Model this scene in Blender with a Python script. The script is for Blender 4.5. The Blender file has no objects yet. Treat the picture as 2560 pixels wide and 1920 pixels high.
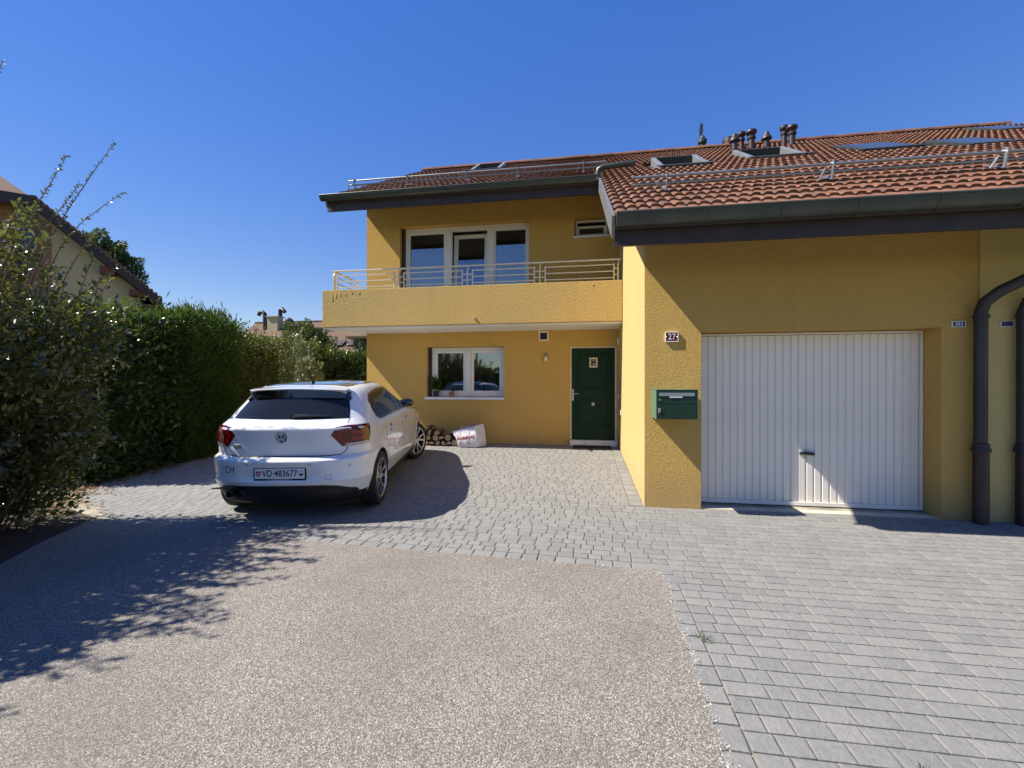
import bpy, bmesh, math, random
import numpy as np
from mathutils import Vector, Matrix
from mathutils.bvhtree import BVHTree

R = math.radians
rnd = random.Random(7)
sc = bpy.context.scene
col = sc.collection

# ------------------------------------------------------------------ camera, sky, sun, exposure
cam_data = bpy.data.cameras.new("camera")
cam_data.sensor_width = 36.0
cam_data.lens = 1100.0 / 2560.0 * 36.0
cam_data.clip_start = 0.05
cam_data.clip_end = 2000.0
cam = bpy.data.objects.new("camera", cam_data)
col.objects.link(cam)
cam.location = (0.0, 0.0, 1.45)
cam.rotation_euler = (R(90.0 - 0.125), 0.0, R(9.009))
sc.camera = cam

SUN = Vector((1.0, 0.225, -1.15)).normalized()          # the way the light travels
world = bpy.data.worlds.new("World")
sc.world = world
world.use_nodes = True
wn = world.node_tree.nodes
wl = world.node_tree.links
wn.clear()
sky = wn.new('ShaderNodeTexSky')
sky.sky_type = 'NISHITA'
sky.sun_disc = False
sky.sun_elevation = math.asin(-SUN.z)
sky.sun_rotation = math.atan2(-SUN.x, -SUN.y)
sky.altitude = 300.0
sky.air_density = 1.25
sky.dust_density = 0.0
sky.ozone_density = 5.0
hs = wn.new('ShaderNodeHueSaturation')
hs.inputs['Saturation'].default_value = 1.90
hs.inputs['Hue'].default_value = 0.529
hs.inputs['Value'].default_value = 1.22
bg = wn.new('ShaderNodeBackground')
bg.inputs['Strength'].default_value = 0.15
wo = wn.new('ShaderNodeOutputWorld')
gm = wn.new('ShaderNodeGamma')
gm.inputs['Gamma'].default_value = 0.50
wl.new(sky.outputs[0], gm.inputs['Color'])
wl.new(gm.outputs[0], hs.inputs['Color'])
wl.new(hs.outputs[0], bg.inputs['Color'])
wl.new(bg.outputs[0], wo.inputs['Surface'])

sun_data = bpy.data.lights.new("sun", 'SUN')
sun_data.energy = 5.0
sun_data.angle = R(0.53)
sun_data.color = (1.0, 0.93, 0.82)
sun = bpy.data.objects.new("sun", sun_data)
sun.rotation_euler = SUN.to_track_quat('-Z', 'Y').to_euler()
sun.location = (-10, -4, 14)
col.objects.link(sun)

sc.view_settings.view_transform = 'Standard'
sc.view_settings.look = 'None'
sc.view_settings.exposure = 0.9
sc.view_settings.gamma = 1.0
sc.view_settings.use_curve_mapping = False
sc.render.engine = 'CYCLES'
sc.cycles.max_bounces = 8
sc.cycles.transparent_max_bounces = 16
sc.cycles.use_denoising = True


# ------------------------------------------------------------------ materials
class N:
    """small node-building aid"""
    def __init__(self, name):
        self.m = bpy.data.materials.new(name)
        self.m.use_nodes = True
        self.t = self.m.node_tree
        self.t.nodes.clear()
        self.out = self.n('ShaderNodeOutputMaterial')
        self.co = None

    def n(self, kind, **kw):
        x = self.t.nodes.new(kind)
        for k, v in kw.items():
            setattr(x, k, v)
        return x

    def l(self, a, b):
        self.t.links.new(a, b)

    def coord(self):
        if self.co is None:
            self.co = self.n('ShaderNodeTexCoord').outputs['Object']
        return self.co

    def world(self):
        return self.n('ShaderNodeNewGeometry').outputs['Position']

    def noise(self, scale, detail=4, rough=.55, vec=None, dist=0.0, stretch=None):
        x = self.n('ShaderNodeTexNoise')
        x.inputs['Scale'].default_value = scale
        x.inputs['Detail'].default_value = detail
        x.inputs['Roughness'].default_value = rough
        x.inputs['Distortion'].default_value = dist
        v = vec or self.coord()
        if stretch:
            mp = self.n('ShaderNodeMapping')
            mp.inputs['Scale'].default_value = stretch
            self.l(v, mp.inputs['Vector'])
            v = mp.outputs[0]
        self.l(v, x.inputs['Vector'])
        return x.outputs['Fac']

    def ramp(self, fac, stops):
        x = self.n('ShaderNodeValToRGB')
        e = x.color_ramp.elements
        while len(e) < len(stops):
            e.new(0.5)
        for i, (p, c) in enumerate(stops):
            e[i].position = p
            e[i].color = (*c, 1) if len(c) == 3 else c
        self.l(fac, x.inputs[0])
        return x.outputs[0]

    def mix(self, fac, a, b, mode='MIX'):
        x = self.n('ShaderNodeMix', data_type='RGBA', blend_type=mode)
        for s, v in ((x.inputs[0], fac), (x.inputs[6], a), (x.inputs[7], b)):
            if isinstance(v, (int, float)):
                s.default_value = v
            elif isinstance(v, tuple):
                s.default_value = (*v, 1)
            else:
                self.l(v, s)
        return x.outputs[2]

    def math(self, op, a, b=0.0):
        x = self.n('ShaderNodeMath', operation=op)
        for s, v in ((x.inputs[0], a), (x.inputs[1], b)):
            if isinstance(v, (int, float)):
                s.default_value = v
            else:
                self.l(v, s)
        return x.outputs[0]

    def bump(self, h, strength=.5, dist=.01, prev=None):
        x = self.n('ShaderNodeBump')
        x.inputs['Strength'].default_value = strength
        x.inputs['Distance'].default_value = dist
        self.l(h, x.inputs['Height'])
        if prev is not None:
            self.l(prev, x.inputs['Normal'])
        return x.outputs[0]

    def bsdf(self, base, rough=.6, metal=0.0, normal=None, coat=0.0, spec=.5, trans=0.0):
        x = self.n('ShaderNodeBsdfPrincipled')
        if isinstance(base, tuple):
            x.inputs['Base Color'].default_value = (*base, 1)
        else:
            self.l(base, x.inputs['Base Color'])
        if isinstance(rough, (int, float)):
            x.inputs['Roughness'].default_value = rough
        else:
            self.l(rough, x.inputs['Roughness'])
        x.inputs['Metallic'].default_value = metal
        x.inputs['Specular IOR Level'].default_value = spec
        x.inputs['Coat Weight'].default_value = coat
        x.inputs['Coat Roughness'].default_value = 0.03
        x.inputs['Transmission Weight'].default_value = trans
        if normal is not None:
            self.l(normal, x.inputs['Normal'])
        return x

    def done(self, sh):
        self.l(sh.outputs[0] if hasattr(sh, 'outputs') else sh, self.out.inputs['Surface'])
        return self.m

    def rand(self):
        """a value per object and per loose piece"""
        a = self.n('ShaderNodeObjectInfo').outputs['Random']
        b = self.n('ShaderNodeNewGeometry').outputs['Random Per Island']
        return self.math('FRACT', self.math('ADD', a, b))


def plain(name, c, rough=.5, metal=0.0, var=0.12, scale=6.0, bump=0.0, bscale=80.0, coat=0.0, spec=.5, bdist=.004):
    k = N(name)
    f = k.noise(scale, 5)
    lo = tuple(max(0, v * (1 - var)) for v in c)
    hi = tuple(v * (1 + var) for v in c)
    base = k.ramp(f, [(.3, lo), (.7, hi)])
    nm = k.bump(k.noise(bscale, 5), bump, bdist) if bump else None
    return k.done(k.bsdf(base, rough, metal, nm, coat, spec))


def stucco(name, c, c2, strength=.8, worm=55.0):
    k = N(name)
    big = k.noise(.9, 5, .6)
    streak = k.noise(1.0, 5, .65, stretch=(5.0, 5.0, .5))
    fine = k.noise(120, 3)
    base = k.mix(k.ramp(big, [(.35, (0, 0, 0)), (.75, (1, 1, 1))]), c, c2)
    base = k.mix(k.math('MULTIPLY', k.ramp(streak, [(.5, (0, 0, 0)), (.8, (1, 1, 1))]), .32), base, tuple(v * .70 for v in c2))
    base = k.mix(k.math('MULTIPLY', fine, .25), base, tuple(v * .8 for v in c))
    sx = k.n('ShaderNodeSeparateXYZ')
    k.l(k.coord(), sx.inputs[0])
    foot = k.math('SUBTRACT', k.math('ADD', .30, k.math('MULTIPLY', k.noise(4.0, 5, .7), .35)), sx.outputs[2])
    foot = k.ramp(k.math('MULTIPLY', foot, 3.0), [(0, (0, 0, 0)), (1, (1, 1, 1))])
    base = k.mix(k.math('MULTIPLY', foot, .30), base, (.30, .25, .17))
    w = k.noise(worm, 3, .5, dist=.6)
    w = k.ramp(w, [(.38, (0, 0, 0)), (.62, (1, 1, 1))])
    nm = k.bump(w, strength, .006)
    nm = k.bump(k.noise(230, 3), strength * .5, .002, nm)
    return k.done(k.bsdf(base, .92, 0, nm, 0, .25))


M = {}
M['stucco'] = stucco('yellow_stucco', (.62, .385, .105), (.64, .41, .12), .75)
M['stucco_side'] = stucco('sunlit_yellow_stucco', (.60, .43, .17), (.62, .45, .19), .6)  # paler copy of the yellow stucco, strong sunlight put into its colour
M['stucco_rough'] = stucco('rough_yellow_stucco', (.635, .405, .115), (.65, .42, .125), 1.0, 80.0)
M['stucco_balcony'] = stucco('weathered_stucco', (.54, .385, .14), (.62, .405, .13), .85)
M['stucco_pale'] = stucco('pale_yellow_stucco', (.58, .44, .17), (.60, .46, .19), .6)
M['stucco_beige'] = plain('beige_render', (.50, .41, .25), .9, 0, .06, 1.2, .3, 60)
M['white_soffit'] = plain('white_painted_concrete', (.80, .78, .73), .8, 0, .05, 2.0, .15, 60)
M['concrete'] = plain('pale_concrete', (.50, .46, .38), .9, 0, .12, 5.0, .3, 120)
M['wood_dark'] = plain('dark_brown_wood', (.035, .020, .018), .55, 0, .3, 5.0, .2, 40)
M['zinc'] = plain('weathered_zinc', (.060, .070, .062), .42, .45, .2, 3.0, .05, 30)
M['zinc_light'] = plain('light_zinc', (.30, .31, .31), .45, .55, .12, 5.0)
M['flash'] = plain('grey_flashing', (.20, .20, .20), .5, .4, .12, 4.0)
M['brown_metal'] = plain('brown_painted_metal', (.035, .022, .022), .5, .1, .15, 4.0)
M['pipe_brown'] = plain('dark_weathered_pipe', (.040, .038, .036), .5, .25, .25, 3.0)
M['galv'] = plain('galvanised_steel', (.36, .38, .38), .4, .7, .12, 8.0)
M['white_pvc'] = plain('white_window_plastic', (.74, .73, .70), .35, 0, .03, 4.0)
M['alu_sill'] = plain('white_metal_sill', (.70, .71, .74), .4, .1, .04, 4.0)
M['cream_metal'] = plain('cream_painted_metal', (.70, .62, .44), .4, 0, .06, 6.0)
M['door_green'] = plain('dark_green_paint', (.004, .030, .013), .45, 0, .12, 4.0, spec=.2)
M['box_green'] = plain('green_enamel', (.007, .034, .019), .32, 0, .08, 4.0)
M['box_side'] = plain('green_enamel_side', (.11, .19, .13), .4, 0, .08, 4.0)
M['steel'] = plain('brushed_steel', (.55, .55, .54), .3, .85, .05, 8.0)
M['white_paint'] = plain('white_paint', (.78, .77, .73), .45, 0, .04, 3.0)
M['garage_white'] = plain('white_garage_paint', (.84, .78, .67), .42, 0, .05, 1.5)
M['black_rubber'] = plain('black_rubber', (.012, .012, .012), .75, 0, .2, 20.0, .4, 200)
M['black_plastic'] = plain('black_plastic', (.012, .012, .013), .45, 0, .15, 20.0)
M['red_enamel'] = plain('dark_red_enamel', (.15, .004, .012), .3, 0, .06, 10.0)
M['blue_enamel'] = plain('dark_blue_enamel', (.012, .012, .06), .3, 0, .06, 10.0)
M['mat'] = plain('coir_mat', (.010, .009, .009), .95, 0, .3, 60.0, .8, 260)
M['terracotta'] = plain('terracotta', (.30, .15, .08), .8, 0, .12, 20.0)
M['bark'] = plain('bark', (.11, .075, .05), .9, 0, .35, 14.0, .8, 60)
M['wood_cut'] = plain('split_wood', (.50, .34, .20), .85, 0, .25, 22.0, .4, 90)
M['bag'] = plain('woven_white_plastic', (.62, .63, .70), .5, 0, .06, 9.0, .5, 14, bdist=.02)
M['bag_strap'] = plain('pink_strap', (.62, .45, .42), .6, 0, .08, 30.0)
M['bag_red'] = plain('red_print', (.45, .05, .035), .6)
M['interior'] = plain('room_wall', (.55, .52, .45), .9, 0, .08, 2.0)
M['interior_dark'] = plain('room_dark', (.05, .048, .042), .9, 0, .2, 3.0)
M['curtain'] = plain('brown_curtain', (.16, .09, .05), .8, 0, .2, 10.0)
M['soil'] = plain('dark_soil', (.045, .034, .024), .95, 0, .4, 9.0, .8, 60)
M['eaves_wood'] = plain('oiled_eaves_wood', (.14, .05, .022), .7, 0, .2, 6.0)
M['brick_clad'] = plain('brown_cladding', (.27, .15, .085), .85, 0, .2, 6.0)
M['emblem_blue'] = plain('dark_emblem', (.03, .035, .05), .25, .3)
M['exhaust'] = plain('dark_exhaust', (.06, .06, .062), .3, .6, .1)
M['badge_metal'] = plain('badge_metal', (.66, .66, .67), .35, .4, .02)
M['chrome'] = plain('chrome', (.75, .75, .76), .08, 1.0, .02)
M['plate_white'] = plain('plate_white', (.72, .72, .74), .35, 0, .02)
M['ink'] = plain('black_print', (.006, .006, .008), .5)
M['print_white'] = plain('white_print', (.75, .75, .75), .5)
M['print_grey'] = plain('faded_print', (.10, .10, .14), .5)
M['shield_red'] = plain('red_print_shield', (.40, .02, .04), .4)
M['shield_green'] = plain('green_print_shield', (.01, .09, .05), .4)
M['photo_dark'] = plain('dark_photo_print', (.05, .035, .03), .3, 0, .8, 30.0)

# car paint, glass, lamps
k = N('white_car_paint')
M['car_white'] = k.done(k.bsdf((.72, .73, .74), .28, 0, None, 1.0, .5))
k = N('black_gloss')
M['black_gloss'] = k.done(k.bsdf((.006, .006, .007), .06, 0, None, 1.0))
k = N('tinted_car_glass')
M['car_glass'] = k.done(k.bsdf((.012, .013, .014), .025, 0, None, 0.0, .38))
k = N('mirror_glass')
M['round_glass'] = k.done(k.bsdf((.02, .03, .06), .03, 0, None, 0.0, 1.0))
k = N('dark_red_lens')
M['lens_dark'] = k.done(k.bsdf((.085, .001, .004), .07, 0, None, .3))
k = N('red_lens')
M['lens_red'] = k.done(k.bsdf((.22, .004, .008), .1, 0, None, .3))
k = N('clear_lens')
M['lens_clear'] = k.done(k.bsdf((.45, .40, .38), .08, 0, None, 1.0))
k = N('diamond_cut_alloy')
M['alloy'] = k.done(k.bsdf((.62, .62, .63), .28, .9))
M['seam'] = plain('panel_gap', (.10, .10, .105), .7)


def glass_mat(name, tint, refl=1.0, see=.55):
    k = N(name)
    fr = k.n('ShaderNodeFresnel')
    fr.inputs['IOR'].default_value = 1.55
    f = k.math('MINIMUM', k.math('ADD', k.math('MULTIPLY', fr.outputs[0], 2.0 * refl), .06), 1.0)
    tr = k.n('ShaderNodeBsdfTransparent')
    tr.inputs[0].default_value = (*tint, 1)
    gl = k.n('ShaderNodeBsdfGlossy')
    gl.inputs['Roughness'].default_value = .004
    gl.inputs['Color'].default_value = (.95, .97, 1, 1)
    mx = k.n('ShaderNodeMixShader')
    k.l(f, mx.inputs[0])
    k.l(tr.outputs[0], mx.inputs[1])
    k.l(gl.outputs[0], mx.inputs[2])
    return k.done(mx)


M['glass'] = glass_mat('window_glass', (.75, .78, .76), 2.2)
k = N('skylight_glass')
M['skylight_glass'] = k.done(k.bsdf((.05, .055, .06), .22, 0, None, 0, .35))


def leaf_mat(name, a, b, c, rough=.32, trans=.35, spec=.5):
    k = N(name)
    r = k.n('ShaderNodeNewGeometry').outputs['Random Per Island']
    base = k.ramp(r, [(0.0, a), (.55, b), (1.0, c)])
    bs = k.bsdf(base, rough, 0, None, 0, spec)
    tl = k.n('ShaderNodeBsdfTranslucent')
    k.l(k.mix(.5, base, (.30, .42, .04), 'MULTIPLY'), tl.inputs[0])
    k.l(k.mix(.35, base, (.25, .33, .03)), tl.inputs[0])
    mx = k.n('ShaderNodeMixShader')
    mx.inputs[0].default_value = trans
    k.l(bs.outputs[0], mx.inputs[1])
    k.l(tl.outputs[0], mx.inputs[2])
    return k.done(mx)


M['leaf_shrub'] = leaf_mat('shrub_leaf', (.060, .066, .020), (.10, .10, .028), (.19, .155, .042), .27, .28, .7)
M['leaf_laurel'] = leaf_mat('laurel_leaf', (.030, .062, .014), (.048, .092, .019), (.085, .13, .027), .28, .25, .6)
M['leaf_thuja'] = leaf_mat('thuja_spray', (.030, .075, .012), (.045, .105, .015), (.075, .14, .022), .6, .3, .3)
M['leaf_privet'] = leaf_mat('privet_leaf', (.050, .075, .014), (.075, .10, .018), (.13, .14, .028), .35, .35, .5)
M['leaf_grey'] = leaf_mat('greygreen_leaf', (.085, .10, .055), (.12, .135, .075), (.19, .20, .11), .5, .3, .4)
M['leaf_far'] = leaf_mat('distant_leaf', (.030, .058, .020), (.045, .075, .026), (.07, .10, .035), .5, .25, .35)
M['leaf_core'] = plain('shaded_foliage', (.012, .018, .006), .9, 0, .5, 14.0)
M['leaf_dry'] = leaf_mat('dry_leaf', (.14, .08, .035), (.22, .14, .065), (.30, .21, .10), .7, .15, .3)
M['stem'] = plain('stem', (.16, .10, .06), .7, 0, .25, 20.0)
M['stem_pink'] = plain('young_stem', (.13, .08, .065), .6, 0, .25, 20.0)

# ground materials
k = N('exposed_aggregate')
v = k.n('ShaderNodeTexVoronoi')
v.inputs['Scale'].default_value = 175.0
k.l(k.coord(), v.inputs['Vector'])
v2 = k.n('ShaderNodeTexVoronoi')
v2.inputs['Scale'].default_value = 300.0
k.l(k.coord(), v2.inputs['Vector'])
sep = k.n('ShaderNodeSeparateColor')
k.l(v.outputs['Color'], sep.inputs[0])
cc = k.ramp(sep.outputs[0], [(0.0, (.12, .108, .095)), (.2, (.165, .15, .13)), (.5, (.27, .242, .208)), (.82, (.355, .322, .28)), (1.0, (.54, .51, .46))])
cc = k.mix(k.math('MULTIPLY', k.ramp(v.outputs['Distance'], [(.35, (0, 0, 0)), (.75, (1, 1, 1))]), .6), cc, (.075, .067, .058))
big = k.noise(1.1, 5, .6)
cc = k.mix(k.math('MULTIPLY', k.ramp(big, [(.42, (0, 0, 0)), (.7, (1, 1, 1))]), .45), cc, (.125, .112, .098))
hgt = k.math('SUBTRACT', 1.0, v.outputs['Distance'])
nm = k.bump(hgt, .6, .004)
nm = k.bump(k.math('SUBTRACT', 1.0, v2.outputs['Distance']), .35, .002, nm)
M['aggregate'] = k.done(k.bsdf(cc, .8, 0, nm, 0, .35))

k = N('granite_paver')
rr = k.rand()
f1 = k.noise(24.0, 6, .7, vec=k.world())
f2 = k.noise(160.0, 3, .7, vec=k.world())
base = k.ramp(rr, [(0, (.178, .177, .170)), (.5, (.202, .200, .190)), (1, (.225, .221, .208))])
base = k.mix(k.math('MULTIPLY', k.ramp(f1, [(.4, (0, 0, 0)), (.7, (1, 1, 1))]), .4), base, (.30, .292, .268))
base = k.mix(k.math('MULTIPLY', k.ramp(f2, [(.30, (1, 1, 1)), (.46, (0, 0, 0))]), .6), base, (.15, .15, .15))
base = k.mix(k.math('MULTIPLY', k.ramp(f2, [(.60, (0, 0, 0)), (.72, (1, 1, 1))]), .6), base, (.42, .41, .39))
nm = k.bump(k.noise(38.0, 6, .7, vec=k.world()), .8, .010)
nm = k.bump(f2, .35, .002, nm)
M['paver'] = k.done(k.bsdf(base, .78, 0, nm, 0, .4))
k = N('joint_sand')
f = k.noise(3.0, 5, .6)
f2 = k.noise(90.0, 4, .6)
base = k.ramp(f, [(.35, (.22, .195, .155)), (.50, (.33, .295, .225)), (.65, (.48, .435, .335))])
base = k.mix(k.math('MULTIPLY', f2, .5), base, (.16, .14, .11))
M['sand'] = k.done(k.bsdf(base, .95, 0, k.bump(f2, .6, .004), 0, .2))
k = N('lawn_ground')
f = k.noise(2.0, 6, .65)
M['lawn'] = k.done(k.bsdf(k.ramp(f, [(.3, (.035, .065, .012)), (.7, (.075, .11, .025))]), .95, 0, k.bump(k.noise(60, 4), .8, .02)))

k = N('stone_chip')
M['chip'] = k.done(k.bsdf(k.ramp(k.n('ShaderNodeNewGeometry').outputs['Random Per Island'], [(0, (.12, .11, .10)), (.5, (.30, .275, .24)), (1, (.52, .49, .44))]), .8))

# roof tiles
def tile_mat(name, a, b, c, d):
    k = N(name)
    r = k.rand()
    f = k.noise(14.0, 6, .7, vec=k.world())
    base = k.ramp(r, [(0.0, a), (.35, b), (.7, c), (1.0, d)])
    base = k.mix(k.math('MULTIPLY', k.ramp(f, [(.48, (0, 0, 0)), (.72, (1, 1, 1))]), .55), base, (.075, .055, .045))
    f3 = k.noise(45.0, 4, .7, vec=k.world())
    base = k.mix(k.math('MULTIPLY', k.ramp(f3, [(.58, (0, 0, 0)), (.72, (1, 1, 1))]), .45), base, (.42, .33, .20))
    return k.done(k.bsdf(base, .8, 0, k.bump(f3, .3, .003), 0, .3))


M['tile'] = tile_mat('clay_tile', (.130, .056, .031), (.170, .072, .038), (.205, .094, .051), (.110, .056, .038))
M['tile_far'] = tile_mat('old_clay_tile', (.125, .068, .046), (.145, .080, .055), (.17, .096, .066), (.115, .066, .05))


# ------------------------------------------------------------------ mesh aids
def gz(y):
    return .05 * min(max(y - 5.0, 0.0), 3.9)


class MB:
    def __init__(s):
        s.v, s.f = [], []

    def add(s, vs, fs):
        o = len(s.v)
        s.v += [tuple(p) for p in vs]
        s.f += [tuple(i + o for i in f) for f in fs]
        return s

    def box(s, x0, x1, y0, y1, z0, z1):
        return s.add([(x0, y0, z0), (x1, y0, z0), (x1, y1, z0), (x0, y1, z0), (x0, y0, z1), (x1, y0, z1), (x1, y1, z1), (x0, y1, z1)],
                     [(0, 3, 2, 1), (4, 5, 6, 7), (0, 1, 5, 4), (1, 2, 6, 5), (2, 3, 7, 6), (3, 0, 4, 7)])

    def obox(s, o, a, b, c):
        """box from a corner and three edge vectors"""
        o, a, b, c = map(Vector, (o, a, b, c))
        return s.add([o, o + a, o + a + b, o + b, o + c, o + a + c, o + a + b + c, o + b + c],
                     [(0, 3, 2, 1), (4, 5, 6, 7), (0, 1, 5, 4), (1, 2, 6, 5), (2, 3, 7, 6), (3, 0, 4, 7)])

    def quad(s, a, b, c, d):
        return s.add([a, b, c, d], [(0, 1, 2, 3)])

    def prism(s, poly, d):
        """closed polygon swept by vector d"""
        n = len(poly)
        d = Vector(d)
        P = [Vector(p) for p in poly]
        return s.add(P + [p + d for p in P], [tuple(range(n))[::-1], tuple(range(n, 2 * n))] + [(i, (i + 1) % n, n + (i + 1) % n, n + i) for i in range(n)])

    def tube(s, pts, r, n=8, cap=True):
        P = [Vector(p) for p in pts]
        rs = r if isinstance(r, (list, tuple)) else [r] * len(P)
        base = len(s.v)
        up = None
        for i, p in enumerate(P):
            t = (P[min(i + 1, len(P) - 1)] - P[max(i - 1, 0)]).normalized()
            if up is None:
                up = t.orthogonal().normalized()
            up = (up - t * up.dot(t))
            up = up.normalized() if up.length > 1e-6 else t.orthogonal().normalized()
            w = t.cross(up)
            for j in range(n):
                a = 2 * math.pi * j / n
                s.v.append(tuple(p + (up * math.cos(a) + w * math.sin(a)) * rs[i]))
        for i in range(len(P) - 1):
            for j in range(n):
                a = base + i * n + j
                b = base + i * n + (j + 1) % n
                s.f.append((a, b, b + n, a + n))
        if cap:
            s.f.append(tuple(base + j for j in range(n))[::-1])
            s.f.append(tuple(base + (len(P) - 1) * n + j for j in range(n)))
        return s

    def lathe(s, prof, n=16, o=(0, 0, 0), axis='Z', cap=True):
        base = len(s.v)
        o = Vector(o)
        for r, h in prof:
            for j in range(n):
                a = 2 * math.pi * j / n
                c, d = r * math.cos(a), r * math.sin(a)
                p = {'Z': (c, d, h), 'X': (h, c, d), 'Y': (d, h, c)}[axis]
                s.v.append(tuple(o + Vector(p)))
        for i in range(len(prof) - 1):
            for j in range(n):
                a = base + i * n + j
                b = base + i * n + (j + 1) % n
                s.f.append((a, b, b + n, a + n))
        if cap:
            s.f.append(tuple(base + j for j in range(n))[::-1])
            s.f.append(tuple(base + (len(prof) - 1) * n + j for j in range(n)))
        return s

    def frame(s, x0, x1, z0, z1, y0, y1, w):
        """upright rectangular ring, members w wide, butted"""
        s.box(x0, x1, y0, y1, z1 - w, z1)
        s.box(x0, x1, y0, y1, z0, z0 + w)
        s.box(x0, x0 + w, y0, y1, z0 + w, z1 - w)
        s.box(x1 - w, x1, y0, y1, z0 + w, z1 - w)
        return s

    def mesh(s, name, mat=None, smooth=None, bevel=0.0):
        me = bpy.data.meshes.new(name)
        me.from_pydata(s.v, [], s.f)
        if bevel:
            bm = bmesh.new()
            bm.from_mesh(me)
            ed = [e for e in bm.edges if len(e.link_faces) == 2 and e.calc_face_angle(0) > .5]
            bmesh.ops.bevel(bm, geom=ed, offset=bevel, segments=2, affect='EDGES', profile=.6)
            bm.to_mesh(me)
            bm.free()
        if mat:
            me.materials.append(mat)
        if smooth is not None:
            me.shade_smooth()
            me.set_sharp_from_angle(angle=R(smooth))
        me.update()
        return me

    def build(s, name, mat, parent=None, smooth=None, bevel=0.0, **kw):
        return link(name, s.mesh(name, M[mat] if isinstance(mat, str) else mat, smooth, bevel), parent, **kw)


def link(name, me, parent=None, local=False, loc=None, rot=None, kind=None, label=None):
    """parts are modelled in world metres unless local"""
    o = bpy.data.objects.new(name, me)
    col.objects.link(o)
    if loc is not None:
        o.location = loc
    if rot is not None:
        o.rotation_euler = rot
    if parent is not None:
        o.parent = parent
        if not local and parent.type == 'EMPTY' and parent.parent is None:
            o.matrix_parent_inverse = Matrix.Translation(-parent.location)
    if kind:
        o['kind'] = kind
    if label:
        o['label'] = label
    return o


def thing(name, label, cat, loc=(0, 0, 0), rot=None, group=None):
    o = bpy.data.objects.new(name, None)
    o.empty_display_size = .2
    col.objects.link(o)
    o.location = loc
    if rot:
        o.rotation_euler = rot
    o['label'] = label
    o['category'] = cat
    if group:
        o['group'] = group
    return o


def tag(o, label, cat, group=None, kind=None):
    o['label'] = label
    o['category'] = cat
    if group:
        o['group'] = group
    if kind:
        o['kind'] = kind
    return o


def text_mesh(body, size, extrude=.002, shear=0.0, spacing=1.0, bold=0.0):
    """flat lettering in the XZ plane facing -Y, centred on the origin"""
    cu = bpy.data.curves.new('lettering', 'FONT')
    cu.body = body
    cu.size = size
    cu.extrude = extrude
    cu.shear = shear
    cu.space_character = spacing
    cu.offset = bold
    cu.align_x = 'CENTER'
    cu.align_y = 'CENTER'
    cu.resolution_u = 3
    o = bpy.data.objects.new('lettering', cu)
    col.objects.link(o)
    bpy.context.view_layer.update()
    me = bpy.data.meshes.new_from_object(o.evaluated_get(bpy.context.evaluated_depsgraph_get()))
    bpy.data.objects.remove(o)
    me.transform(Matrix.Rotation(R(90), 4, 'X'))
    return me


def text(name, body, size, loc, mat, parent, local=False, sx=1.0, rot=None, **kw):
    me = text_mesh(body, size, **kw)
    me.transform(Matrix.Diagonal((sx, 1, 1, 1)))
    if rot:
        me.transform(rot)
    me.transform(Matrix.Translation(loc))
    me.materials.clear()
    me.materials.append(M[mat])
    return link(name, me, parent, local=local)


def np_mesh(name, V, F, mat):
    """fast mesh from arrays; F all the same number of corners"""
    me = bpy.data.meshes.new(name)
    nv, nf, kf = len(V), len(F), F.shape[1]
    me.vertices.add(nv)
    me.vertices.foreach_set('co', np.ascontiguousarray(V, dtype=np.float32).ravel())
    me.loops.add(nf * kf)
    me.loops.foreach_set('vertex_index', np.ascontiguousarray(F, dtype=np.int32).ravel())
    me.polygons.add(nf)
    me.polygons.foreach_set('loop_start', np.arange(0, nf * kf, kf, dtype=np.int32))
    me.update(calc_edges=True)
    me.validate()
    me.materials.append(mat)
    return me


def leaves(name, P, D, mat, size, width=.5, rng=None, curl=.25, vary=.35, up=None):
    """P leaf bases, D leaf directions; each leaf two triangles folded on the midrib"""
    n = len(P)
    D = D / np.linalg.norm(D, axis=1, keepdims=True)
    rv = rng.normal(size=(n, 3))
    if up is not None:
        rv = rv * up[1] + np.array(up[0])
    S = np.cross(D, rv)
    S /= np.linalg.norm(S, axis=1, keepdims=True) + 1e-9
    Nn = np.cross(S, D)
    L = size * (1 + vary * rng.uniform(-1, 1, n))[:, None]
    W = L * width * .5
    mid = P + D * L * .5
    A = P
    B = mid + S * W + Nn * W * curl
    C = P + D * L - Nn * L * .08
    E_ = mid - S * W + Nn * W * curl
    V = np.stack([A, B, C, E_], 1).reshape(-1, 3)
    i = np.arange(n)[:, None] * 4
    F = np.concatenate([i + np.array([[0, 2, 1]]), i + np.array([[0, 3, 2]])], 0)
    return np_mesh(name, V, F, mat)


# ------------------------------------------------------------------ the ground
g = MB()
g.quad((-160, -120, -.16), (160, -120, -.16), (160, 240, -.16), (-160, 240, -.16))
g.build('ground', 'lawn', kind='structure')

# edge between the gravelled drive and the paving
EDGE = [(-6.2, 4.02), (-5.45, 3.93), (-3.92, 3.84), (-2.83, 3.74), (-1.85, 3.66), (-.83, 3.61), (.16, 3.56), (.61, 3.54)]


def edge_y(x):
    return float(np.interp(x, [p[0] for p in EDGE], [p[1] for p in EDGE]))


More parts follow.
